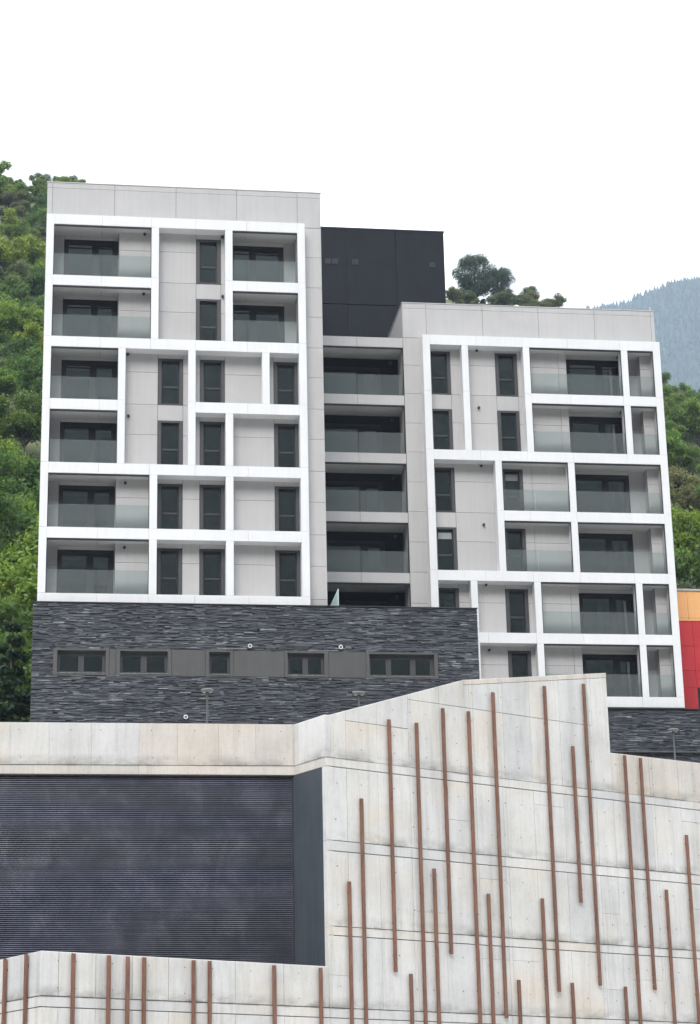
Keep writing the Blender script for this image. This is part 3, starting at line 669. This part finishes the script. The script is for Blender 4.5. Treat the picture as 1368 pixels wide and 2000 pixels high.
# lower left arm of the wall below the louvres
JL = [-9.27, -8.74, -7.62, -6.5, -5.36, -4.46, -3.2, -1.57, 0.0]
for a, b_ in zip(JL, JL[1:]):
    wpanel(a, b_, 0.0, 4.57, 4.57); wpanel(a+.005, b_-.005, 4.57, 6.755-GH, 6.755-GH, random.uniform(-.005, .004)); wpanel(a+.005, b_-.005, 7.02+GH, 8.19, 8.19, random.uniform(-.005, .003), c=.014)
for a, b_ in ((-9.27, -4.46), (-4.46, 0)): wpanel(a+.003, b_-.003, 6.759, 7.016, 7.016, .006, name='concrete_band')
core = MB()
core.prism([(-9.2, 0), (0, 0), (0, 8.14), (-9.2, 8.14)], WO-WN*.03, WU, (0, 0, 1), WN, .45)
core.prism([(.02, 0), (24, 0), (24, 15.4), (.02, 15.4)], WO-WN*.045, WU, (0, 0, 1), WN, .42)
core.prism([(.02, 15.4), (11.4, 15.4), (11.4, 18.1), (5.37, 17.15), (.3, 15.5)], WO-WN*.045, WU, (0, 0, 1), WN, .42)
core.build('wall_core', 'concrete_joint', CW)
# faces turned to the left: the return beside the louvres and the far end of the low arm
RU = -WN; RNv = -WU      # RU runs back into the hill, RNv faces left
def rpanel(s_at, t0, t1, z0, z1, out=0.0, mat='concrete', name='concrete_panel', c=.006, th=.2):
    O = WO+WU*s_at; MB().prism([(-t1, z0), (-t0, z0), (-t0, z1), (-t1, z1)], O+RNv*out, -RU, (0, 0, 1), RNv, th, c).build(name, mat, CW)
rpanel(-.001, .012, 1.60, 14.30, 15.575, 0, c=.012); rpanel(-.001, .012, 1.60, 14.02, 14.287, .004, 'concrete_warm', 'concrete_band')
rpanel(-.001, .012, .19, 8.0, 14.02, 0); rpanel(-.001, .192, 1.9, 7.0, 14.018, -.006, 'painted_dark', 'painted_panel')
for t0, t1 in ((.012, 1.1), (1.11, 2.2), (2.21, 3.4), (3.41, 5.0)):
    rpanel(-9.272, t0, t1, 7.02+GH, 8.19, 0, c=.014); rpanel(-9.272, t0, t1, 0, 6.755-GH)
rpanel(-9.272, .01, 5.0, 6.759, 7.016, .006, name='concrete_band')
MB().prism([(-4.9, 0), (-.1, 0), (-.1, 8.14), (-4.9, 8.14)], WO+WU*(-9.272)-RNv*.03, -RU, (0, 0, 1), RNv, .3).build('wall_core', 'concrete_joint', CW)
# tie-rod holes
th = MB()
def hole(p, nrm, r=.016):
    a = Vector((0, 0, 1)).cross(nrm).normalized(); b_ = Vector((0, 0, 1)); k0 = len(th.v)
    for i in range(7): th.v.append(p+nrm*.012+a*(r*math.cos(i*.8976))+b_*(r*math.sin(i*.8976)))
    th.f.append(tuple(k0+i for i in range(7)))
for a, b_ in zip(JS, JS[1:]):
    for z0, z1 in rows[1:]+[(14.3, 15.5)]:
        for fz in (.3, .78):
            if random.random() < .9: hole(wp((a+b_)/2+random.uniform(-.06, .06), z0+(z1-z0)*fz+random.uniform(-.04, .04)), WN, random.uniform(.012, .022))
    if a < 11.4:
        for fz in (16.0, 16.9):
            if wtop((a+b_)/2)-.3 > fz: hole(wp((a+b_)/2, fz), WN)
for s in JL[:-1]: hole(wp(s+.5, 7.25), WN); hole(wp(s+.5, 7.95), WN)
for x in (-1.2, .3, 1.2, 2.6, 3.9, 5.2, 6.6):
    for z in (14.52, 15.35): hole(Vector((x+random.uniform(-.1, .1), YLV-.012, z)), Vector((0, -1, 0)))
o = th.build('tie_holes', 'joint_dark', CW); o['kind'] = 'stuff'
# rusty bars
BARS = [(2.34, 15.67, 8.12), (3.40, 15.68, 4.2), (4.45, 16.26, 8.74), (5.47, 16.28, 4.0), (6.50, 17.01, 6.93), (8.67, 17.48, 7.79), (10.39, 17.76, 8.04), (9.77, 15.62, 10.59), (12.03, 15.55, 4.5),
        (12.74, 15.53, 8.0), (1.23, 13.15, 3.8), (.725, 10.66, 4.2), (3.905, 11.26, 4.0), (5.985, 10.64, 4.4), (8.155, 10.63, 3.5), (14.62, 13.13, 4.0), (13.53, 11.25, 4.6), (2.90, 8.10, 3.0), (7.05, 8.09, 3.4),
        (9.22, 8.09, 3.6), (11.46, 8.06, 3.9), (-8.35, 8.16, 3.1), (-7.27, 8.16, 3.0), (-6.69, 8.155, 3.8), (-6.18, 8.155, 3.2), (-4.61, 8.15, 3.6), (-4.09, 8.155, 3.0), (-1.945, 8.13, 3.5), (-.345, 8.13, 3.2),
        (16.1, 15.2, 7.0), (17.4, 14.1, 5.0), (18.9, 12.2, 4.0)]
def bar_mesh(O, U, N, z1, z0, name='rust_bar'):
    b_ = MB(); z = z1; w = .052
    while z-z0 > .05:
        zz = max(z0, z-2.45); jx = random.uniform(-.004, .004)
        b_.prism([(-w+jx, zz+.004), (w+jx, zz+.004), (w+jx, z-.004), (-w+jx, z-.004)], O+N*.11, U, (0, 0, 1), N, .065, .008)
        for q in (z-.3, (z+zz)/2, zz+.3):
            if zz < q < z: b_.prism([(-.02, q-.03), (.02, q-.03), (.02, q+.03), (-.02, q+.03)], O+N*.046, U, (0, 0, 1), N, .05)
        z = zz
    b_.build(name, 'rust_steel', CW)
for s, z1, z0 in BARS: bar_mesh(WO+WU*s, WU, WN, z1, z0)
for tt in (.697, 1.913, 3.1): bar_mesh(WO+WU*(-9.272)+RU*tt, -RU, RNv, 8.17, 3.2)

# lintel over the louvres, parallel to the buildings
LN = thing('concrete_lintel', 'pale concrete parapet beam above the dark louvred opening', 'wall', (2, YLV, 14.0))
lx = [-16.5, -14.2, -11.9, -9.7, -7.5, -5.2, -2.9, -1.53, -.37, .88, 2.29, 3.44, 4.68, 5.81, 6.93, 7.05]
for a, b_ in zip(lx, lx[1:]):
    box('concrete_panel', 'concrete_warm' if a > 2 else 'concrete', LN, a+.0015, b_-.0015, YLV+random.uniform(0, .004), YLV+.4, 14.305, 15.575, .005)
for a, b_ in ((-16.5, -12.0), (-12.0, -7.5), (-7.5, -2.9), (-2.9, 2.29), (2.29, 7.03)): box('concrete_band', 'concrete_warm', LN, a+.003, b_-.003, YLV-.004, YLV+.4, 14.02, 14.285, .006)
box('wall_core', 'concrete_joint', LN, -16.4, 6.95, YLV+.05, YLV+.38, 14.03, 15.5)
# louvres
LV = thing('louvre_screen', 'wide dark metal louvre screen of thin horizontal slats beside the concrete wall', 'louvre', (2, YLV+.2, 6.0))
pitch = .0575; z = 7.0; slat = None; nsl = 0
s = MB(); L0, L1 = -16.4, 6.90
s.v = [(L0, YLV+.13, .012), (L1, YLV+.13, .012), (L1, YLV+.135, .036), (L0, YLV+.135, .036), (L0, YLV+.19, .05), (L1, YLV+.19, .05), (L1, YLV+.19, .042), (L0, YLV+.19, .042), (L0, YLV+.15, .008), (L1, YLV+.15, .008)]
s.f = [(0, 1, 2, 3), (3, 2, 5, 4), (4, 5, 6, 7), (8, 9, 1, 0), (7, 6, 9, 8), (0, 3, 4, 7, 8), (1, 9, 6, 5, 2)]
me = mesh_of('slat', [Vector(v)-Vector((0, YLV+.16, 0)) for v in s.v], s.f)
while z < 13.96:
    link('slat', me, 'louvre_metal', LV, (0, YLV+.16, z)); z += pitch
for a, b_ in ((6.90, 6.955), (L0-.05, L0)): box('side_rail', 'frame_black', LV, a, b_, YLV+.10, YLV+.21, 7.0, 14.0)
for x in (-15.6, -13.2, -10.8, -8.4, -6.0, -3.6, -1.3, 1.15, 3.6, 5.9): box('post', 'frame_black', LV, x-.02, x+.02, YLV+.195, YLV+.24, 7, 14.0)
box('back_panel', 'frame_black', LV, -16.5, 7.0, YLV+.32, YLV+.36, 5, 14.1)

# ------------------------------------------------------------------ lamp posts
def lamp_post(x, y, ztop, label):
    L = thing('lamp_post', label, 'street lamp', (x, y, 15.15), 'lamp posts on the terrace')
    MB().lathe([(.09, 15.15), (.09, 15.25), (.06, 15.27), (.055, 18.0), (.042, 18.02), (.04, ztop-.14), (.06, ztop-.06)], (x, y, 0), 'z', 12).build('post', 'lamp_metal', L, True)
    h = MB().lathe([(.06, ztop-.07), (.16, ztop-.055), (.24, ztop-.02), (.25, ztop), (.22, ztop+.03), (.08, ztop+.055)], (x, y, 0), 'z', 24).build('lamp_head', 'lamp_shell', L, True)
    for sx in (-1, 1):
        k_ = MB(); k_.lathe([(.055, 0), (.06, .012)], (x+sx*.12, y-.03, ztop-.085), 'z', 12); k_.build('lens', 'lens_white', h)
lamp_post(5.47, 80, 20.50, 'slim disc-headed lamp post in front of the slate podium, leftmost of three')
lamp_post(11.33, 80, 20.45, 'slim disc-headed lamp post just above the sloping crest of the concrete wall')
lamp_post(25.52, 86, 20.40, 'slim disc-headed lamp post in front of the low slate wall at the right')

# ------------------------------------------------------------------ hillside
RX = [-200, -60, -16, 0, 55, 81, 107, 115, 129, 137, 190, 320]; RZ = [262, 222, 209, 208, 196, 188.8, 186, 182, 165, 161, 136, 86]
def hill_z(x, y):
    R = float(np.interp(x+.30*max(0, 420-y), RX, RZ))      # the spur falls off obliquely to the right
    if y <= 105: z = 17+3*max(0, (y-92)/13)
    elif y <= 420: z = 20+(R-20)*(y-105)/315
    else: z = R-(y-420)*.45
    a = min(1, max(0, (y-108)/40))
    return z+a*(3.5*noise.noise((x*.03, y*.03, 1.7))+1.5*noise.noise((x*.1, y*.1, 5.2)))-(0 if y > 100 else 1.0)
gx = list(range(-160, 321, 6)); gy = list(range(98, 641, 6))
hv = [(x, y, hill_z(x, y)) for y in gy for x in gx]; nx_ = len(gx)
hf = [(j*nx_+i, j*nx_+i+1, (j+1)*nx_+i+1, (j+1)*nx_+i) for j in range(len(gy)-1) for i in range(nx_-1)]
struct(link('hillside', mesh_of('hillside', hv, hf, True), 'hill_ground', None, (0, 0, 0)))

# ------------------------------------------------------------------ trees
def leaves_mesh(name, clumps, n_leaf, size, mat, flat=.6, rng=RNG):
    """small tilted leaf faces spread through clump volumes, denser towards each clump's shell"""
    w = np.array([c[3]**2 for c in clumps]); w = w/w.sum(); idx = rng.choice(len(clumps), n_leaf, p=w)
    C = np.array([c[:3] for c in clumps])[idx]; R = np.array([c[3] for c in clumps])[idx]
    d = rng.normal(size=(n_leaf, 3)); d /= np.linalg.norm(d, axis=1)[:, None]
    rad = R*(.35+.65*rng.random(n_leaf)**.5)*(1+.19*rng.normal(size=n_leaf))
    pos = C+d*rad[:, None]*np.array([1, 1, flat])
    nrm = d*.6+rng.normal(size=(n_leaf, 3))*.6+np.array([0, 0, .35]); nrm /= np.linalg.norm(nrm, axis=1)[:, None]
    a = np.cross(nrm, rng.normal(size=(n_leaf, 3))); a /= np.linalg.norm(a, axis=1)[:, None]; b_ = np.cross(nrm, a)
    sz = size*(.6+.8*rng.random(n_leaf)); L = a*sz[:, None]; Wd = b_*(sz*.55)[:, None]
    V = np.stack([pos-L, pos-Wd+nrm*(sz*.15)[:, None], pos+L, pos+Wd+nrm*(sz*.15)[:, None]], 1).reshape(-1, 3)
    me = bpy.data.meshes.new(name); me.vertices.add(len(V)); me.vertices.foreach_set('co', V.ravel())
    me.loops.add(n_leaf*4); me.loops.foreach_set('vertex_index', np.arange(n_leaf*4, dtype=np.int32))
    me.polygons.add(n_leaf); me.polygons.foreach_set('loop_start', np.arange(0, n_leaf*4, 4, dtype=np.int32)); me.polygons.foreach_set('loop_total', np.full(n_leaf, 4, dtype=np.int32))
    me.update(calc_edges=True); me.materials.append(MATS[mat]); return me
def tree_proto(seed, H, rad, mat, n_leaf, leaf, kind='round'):
    rn = random.Random(seed); rg = np.random.default_rng(seed); clumps = []; tr = MB()
    if kind == 'round':
        lean = Vector((rn.uniform(-.1, .1), rn.uniform(-.1, .1), 1)); fork = H*rn.uniform(.22, .34)
        tr.tube([((0, 0, -.8), .05*H*.5), ((0, 0, fork*.5), .04*H*.5), (lean*fork, .032*H*.5)])
        nl = rn.randint(6, 8)
        for i in range(nl):
            a = 2*math.pi*i/nl+rn.uniform(-.4, .4); rr = rad*rn.uniform(.45, .85); hz = H*rn.uniform(.5, .92)
            tip = Vector((math.cos(a)*rr, math.sin(a)*rr, hz)); base = lean*fork; midp = base.lerp(tip, .5)+Vector((0, 0, -.06*H+rn.uniform(0, .05)*H))
            tr.tube([(base, .024*H*.5), (midp, .015*H*.5), (tip, .005*H*.5)], 6)
            for q in range(rn.randint(2, 4)):
                f = rn.uniform(.5, 1.05); pt = base.lerp(tip, f)+Vector((rn.uniform(-1, 1), rn.uniform(-1, 1), rn.uniform(-.4, .6)))*rad*.28
                clumps.append((*pt, rad*rn.uniform(.22, .40)))
        clumps.append((lean.x*H*.8, lean.y*H*.8, H*.86, rad*.42)); clumps.append((0, 0, H*.62, rad*.45))
        tr.tube([(lean*fork, .028*H*.5), (lean*H*.62, .016*H*.5), (lean*H*.9, .004*H*.5)], 6)
    elif kind == 'oak':
        for i in range(44):
            a = rn.uniform(0, 6.28); hz = H*rn.uniform(.16, .93); env = math.sin(math.pi*min(1, max(.12, (hz/H-.02)/.98)))**.6
            rr = rad*env*rn.uniform(.25, .85); tip = Vector((math.cos(a)*rr, math.sin(a)*rr, hz))
            tr.tube([((0, 0, H*.12), .02*H), (tip*.5+Vector((0, 0, H*.05)), .011*H), (tip, .003*H)], 5); clumps.append((*tip, rad*rn.uniform(.20, .34)))
        tr.tube([((0, 0, -.8), .035*H), ((.1, 0, H*.15), .026*H), ((0, .1, H*.6), .012*H)])
    elif kind == 'bush':
        for i in range(rn.randint(8, 11)):
            a = rn.uniform(0, 6.28); rr = rad*rn.uniform(0, .75); hz = H*rn.uniform(.12, .72)*(1-.35*rr/rad)
            tip = Vector((math.cos(a)*rr, math.sin(a)*rr, hz)); tr.tube([((0, 0, -.4), .05), (tip*.5+Vector((0, 0, .1)), .03), (tip, .01)], 5)
            clumps.append((*tip, rad*rn.uniform(.25, .45)))
    else:  # conifer with drooping tiers
        tr.tube([((0, 0, -.8), .022*H), ((0, 0, H*.5), .014*H), ((0, 0, H*.97), .003*H)])
        z_ = H*.1
        while z_ < H*.96:
            rr = rad*(1-z_/H)**.8
            for i in range(max(3, int(7*(1-z_/H))+2)):
                a = rn.uniform(0, 6.28); q = rr*rn.uniform(.5, 1); tr.tube([((0, 0, z_+.12*q), .035), ((math.cos(a)*q, math.sin(a)*q, z_-.12*q), .008)], 5)
                for f in (.35, .65, 1.0): clumps.append((math.cos(a)*q*f, math.sin(a)*q*f, z_-.12*q*f, max(.25, rr*.28)))
            z_ += H*.055
    cm_ = leaves_mesh('crown', clumps, n_leaf, leaf, mat, {'conifer': .5, 'oak': .95}.get(kind, .75), rg)
    tm = mesh_of('trunk', tr.v, tr.f, True); tm.materials.append(MATS['bark'])
    return tm, cm_
PROTO = {}
for i in range(3): PROTO['bright', i] = tree_proto(20+i, 6.5+i*.8, 3.0+.25*i, 'leaf_bright', 10000, .165)
for i in range(3): PROTO['mid', i] = tree_proto(40+i, 7.0+i*.8, 3.0+.3*i, 'leaf_mid', 10000, .165)
for i in range(2): PROTO['olive', i] = tree_proto(60+i, 4.6+i, 2.4, 'leaf_olive', 6000, .14)
for i in range(2): PROTO['bush', i] = tree_proto(70+i, 2.6+.5*i, 1.7, 'leaf_olive' if i else 'leaf_mid', 3600, .10, 'bush')
for i in range(2): PROTO['conifer', i] = tree_proto(80+i, 9+i, 2.5, 'leaf_dark', 20000, .13, 'conifer')
for i in range(2): PROTO['oak', i] = tree_proto(90+i, 9.5, 4.4, 'leaf_oak', 26000, .115, 'oak')
def place_tree(kind, x, y, sc, label, cat, group, name, z=None, rz=None):
    keys = [k_ for k_ in PROTO if k_[0] == kind]; tm, cm_ = PROTO[random.choice(keys)]
    z = hill_z(x, y) if z is None else z
    r = bpy.data.objects.new(name, None); COL.objects.link(r); r.location = (x, y, z-.15); r.rotation_euler = (0, 0, random.uniform(0, 6.28) if rz is None else rz); r.scale = (sc*random.uniform(.9, 1.1), sc*random.uniform(.9, 1.1), sc)
    tag(r, label, cat, group)
    for nm, me_ in (('trunk', tm), ('crown', cm_)):
        o = bpy.data.objects.new(nm, me_); COL.objects.link(o); o.parent = r
SIDE = {'l': 'left of the taller tower', 'r': 'right of the lower tower'}
TXT = {'bright': ('broadleaf_tree', 'bright yellow-green leafy tree on the slope %s', 'tree'), 'mid': ('broadleaf_tree', 'mid-green leafy tree on the slope %s', 'tree'),
       'olive': ('scrub_tree', 'small olive-green scrub tree on the slope %s', 'tree'), 'bush': ('bush', 'low bush between the trees on the slope %s', 'bush')}
pts = []
def try_spot(x, y, dmin):
    for a, b_ in pts:
        if (a-x)**2+(b_-y)**2 < dmin*dmin: return False
    pts.append((x, y)); return True
def scatter(side, r0, r1, y0, y1, n, seed):
    rn = random.Random(seed)
    for _ in range(n):
        u = rn.random(); y = y0+(y1-y0)*u**.9; x = y*rn.uniform(r0, r1)
        near = y < 190
        kind = rn.choices(['bright', 'mid', 'olive', 'bush'], [.42, .36, .12, .10] if near else [.34, .26, .26, .14])[0]
        if side == 'r' and 175 < y < 250: kind = rn.choices(['olive', 'bush', 'mid'], [.4, .45, .15])[0]
        if not try_spot(x, y, {'bright': 4.3, 'mid': 4.3, 'olive': 3.0, 'bush': 2.2}[kind]*(1 if near else 1.12)): continue
        nm, lb, ct = TXT[kind]
        where = 'at the foot of the' if y < 150 else ('halfway up the' if y < 250 else 'high on the')
        lb = lb.replace('on the', where)
        place_tree(kind, x, y, rn.uniform(.72, 1.15), lb % SIDE[side], ct, (lb % SIDE[side]).replace('tree ', 'trees ').replace('bush ', 'bushes '), nm)
scatter('l', -.052, .004, 112, 424, 520, 3)
scatter('r', .288, .352, 112, 424, 560, 4)
# evergreens beside the podium
for i, (x, y, s_, z) in enumerate([(-2.9, 93.5, 1.0, 16.4), (-4.3, 96.5, 1.15, 16.6), (-2.4, 99, 1.2, 17.0), (-5.0, 92, .95, 16.2)]):
    place_tree('conifer', x, y, s_, 'dark drooping evergreen in the shade beside the left end of the slate podium', 'tree', 'evergreens beside the podium', 'conifer_tree', z)
for x, y, s_ in ((-2.6, 104, 1.1), (-4.6, 106, 1.2), (-1.9, 108.5, 1.05), (-3.6, 110, 1.2)):
    place_tree('mid', x, y, s_, (TXT['mid'][1] % SIDE['l']).replace('on the', 'at the foot of the'), 'tree', 'mid-green leafy trees at the foot of the slope '+SIDE['l'], 'broadleaf_tree')
for x, y, s_ in ((37.5, 118, 1.1), (40.5, 120, 1.15), (36, 122, 1.0), (42.5, 126, 1.1)):
    kd = 'bright' if s_ > 1.05 else 'mid'; lb = (TXT[kd][1] % SIDE['r']).replace('on the', 'at the foot of the')
    place_tree(kd, x, y, s_, lb, 'tree', lb.replace('tree ', 'trees '), 'broadleaf_tree')
# skyline over the roof of the lower tower
place_tree('oak', 86.3, 417, 1.24, 'tall dark oak on the hilltop just right of the charcoal rooftop block', 'tree', None, 'oak_tree')
place_tree('oak', 91.6, 415, .92, 'shorter dark oak on the hilltop crowding the right side of the tall oak', 'tree', None, 'oak_tree')
place_tree('oak', 98.4, 417, .62, 'round oak on the hilltop, right of the two tallest ones', 'tree', None, 'oak_tree')
place_tree('oak', 103.0, 417, .44, 'smallest of the hilltop oaks above the roof of the lower tower', 'tree', None, 'oak_tree')
rn = random.Random(5)
for i in range(75):
    x = rn.uniform(76, 120); y = rn.uniform(386, 422)
    place_tree(rn.choice(['bush', 'bush', 'olive']), x, y, rn.uniform(.6, 1.05) if x < 104 else rn.uniform(.4, .7), 'scrubby bush along the hilltop above the roof of the lower tower', 'bush', 'hilltop scrub above the roof', 'bush')
for i in range(9):
    place_tree(rn.choice(['bright', 'mid', 'olive']), rn.uniform(-2, 9), rn.uniform(412, 422), rn.uniform(.6, .95), 'small tree on the skyline just over the taller tower roof', 'tree', 'skyline trees over the taller tower', 'broadleaf_tree')
# the wood goes on over the rest of the slope, out of the photograph's view
def wood(n_tree, n_leaf, size, seed):
    rg = np.random.default_rng(seed); clumps = []
    zones = [(-.42, -.056, .55), (.008, .075, .15), (.075, .23, .06), (.235, .284, .08), (.356, .50, .16)]
    for a, b_, f in zones:
        for _ in range(int(n_tree*f)):
            y = 116+(235 if .07 < a < .28 else 300)*rg.random()**.9; x = y*rg.uniform(a, b_); z = hill_z(x, y); h = rg.uniform(4.5, 8.0)
            for q in range(5): clumps.append((x+rg.uniform(-1.5, 1.5), y+rg.uniform(-1.5, 1.5), z+h*rg.uniform(.35, .9), rg.uniform(1.1, 1.9)))
    return leaves_mesh('hillside_wood', clumps, n_leaf, size, 'leaf_mid', .8, rg)
o = link('hillside_wood', wood(900, 420000, .26, 31), None, None, (0, 0, 0)); struct(o, 'stuff'); o['label'] = 'green wood covering the rest of the slope behind the towers'; o['category'] = 'wood'
# rocks showing through the scrub
def rock(x, y, s_, seed, label):
    rg = random.Random(seed); m_ = MB(); import bmesh
    bm = bmesh.new(); bmesh.ops.create_icosphere(bm, subdivisions=3, radius=1)
    for v in bm.verts:
        q = v.co.copy(); v.co = q*(1+.45*noise.noise(q*1.3+Vector((seed, 0, 0)))+.18*noise.noise(q*4+Vector((0, seed, 0)))); v.co.z *= .75
    me_ = bpy.data.meshes.new('rock'); bm.to_mesh(me_); bm.free(); o = link('rock', me_, 'rock', None, (x, y, hill_z(x, y)+.3*s_)); o.scale = (s_*1.3, s_, s_); tag(o, label, 'rock')
rock(-6.6, 226, 1.5, 1, 'grey boulder among the trees left of the taller tower, left of a pair'); rock(-4.2, 228, 1.3, 2, 'grey boulder among the trees left of the taller tower, right of a pair')
rock(68.5, 212, 1.6, 3, 'pale rock in the scrub on the slope right of the lower tower')

# ------------------------------------------------------------------ far mountain and the valley's other side
FS = 2.2857
def far_z(x, y):
    x, y = x/FS, y/FS
    return FS*far_h(x, y)
def far_h(x, y):
    return 300+(y-1000)*.80+(x-420)*.33-max(0, y-1400)*1.2+22*noise.noise((x*.008, y*.008, .3))+8*noise.noise((x*.03, y*.03, 2.3))
fx = [FS*v for v in range(200, 921, 20)]; fy = [FS*v for v in range(900, 1681, 20)]
fv = [(x, y, far_z(x, y)) for y in fy for x in fx]; n_ = len(fx)
ff = [(j*n_+i, j*n_+i+1, (j+1)*n_+i+1, (j+1)*n_+i) for j in range(len(fy)-1) for i in range(n_-1)]
struct(link('mountain', mesh_of('mountain', fv, ff, True), 'forest_floor', None, (0, 0, 0)))
cv, cf = [], []; rn = random.Random(9)
for i in range(14000):
    y = FS*rn.uniform(1120, 1412); x = y*rn.uniform(.262, .40); z = far_z(x, y)-1; h = FS*rn.uniform(3.0, 7.5); r_ = h*rn.uniform(.16, .24)
    if rn.random() < .12: h *= .6; r_ *= 1.9
    k0 = len(cv); a0 = rn.uniform(0, 1)
    for q in range(5): cv.append((x+math.cos(a0+q*1.2566)*r_, y+math.sin(a0+q*1.2566)*r_, z+h*.12))
    for q in range(5): cv.append((x+math.cos(a0+.6+q*1.2566)*r_*.55, y+math.sin(a0+.6+q*1.2566)*r_*.55, z+h*.55))
    cv.append((x, y, z+h))
    for q in range(5):
        w_ = (q+1) % 5; cf += [(k0+q, k0+w_, k0+5+q), (k0+w_, k0+5+w_, k0+5+q), (k0+5+q, k0+5+w_, k0+10)]
o = link('mountain_forest', mesh_of('mountain_forest', cv, cf), 'conifer_far', None, (0, 0, 0)); struct(o, 'stuff'); o['label'] = 'far blue-green conifer forest on the mountain at the right'; o['category'] = 'forest'
def opp_z(x, y):
    d = -y-70
    return max(0, d*.735)*(1 if d < 520 else 1)-max(0, d-520)*.9+26*noise.noise((x*.006, y*.006, 7.1))*min(1, max(0, d)/120)+7*noise.noise((x*.03, y*.03, 4.4))*min(1, max(0, d)/120)-.3
ox = list(range(-900, 901, 25)); oy = list(range(-760, -59, 20))
ov = [(x, y, opp_z(x, y)) for y in oy for x in ox]; n_ = len(ox)
of = [(j*n_+i, j*n_+i+1, (j+1)*n_+i+1, (j+1)*n_+i) for j in range(len(oy)-1) for i in range(n_-1)]
struct(link('valley_slope', mesh_of('valley_slope', ov, of, True), 'forest_floor', None, (0, 0, 0)))

# ------------------------------------------------------------------ air
hz = MB().box(-4000, 4000, -4000, 4000, -1.6, 2150).build('haze', None, origin=(0, 0, 0)); struct(hz, 'stuff')
hm = bpy.data.materials.new('haze_air'); hm.use_nodes = True; hn, hl = hm.node_tree.nodes, hm.node_tree.links; hn.clear()
ho = hn.new('ShaderNodeOutputMaterial'); hvn = hn.new('ShaderNodeVolumePrincipled')
hvn.inputs['Color'].default_value = (.66, .81, 1.0, 1); hvn.inputs['Density'].default_value = .00012; hvn.inputs['Anisotropy'].default_value = .2
hl.new(hvn.outputs[0], ho.inputs['Volume']); hz.data.materials.append(hm)
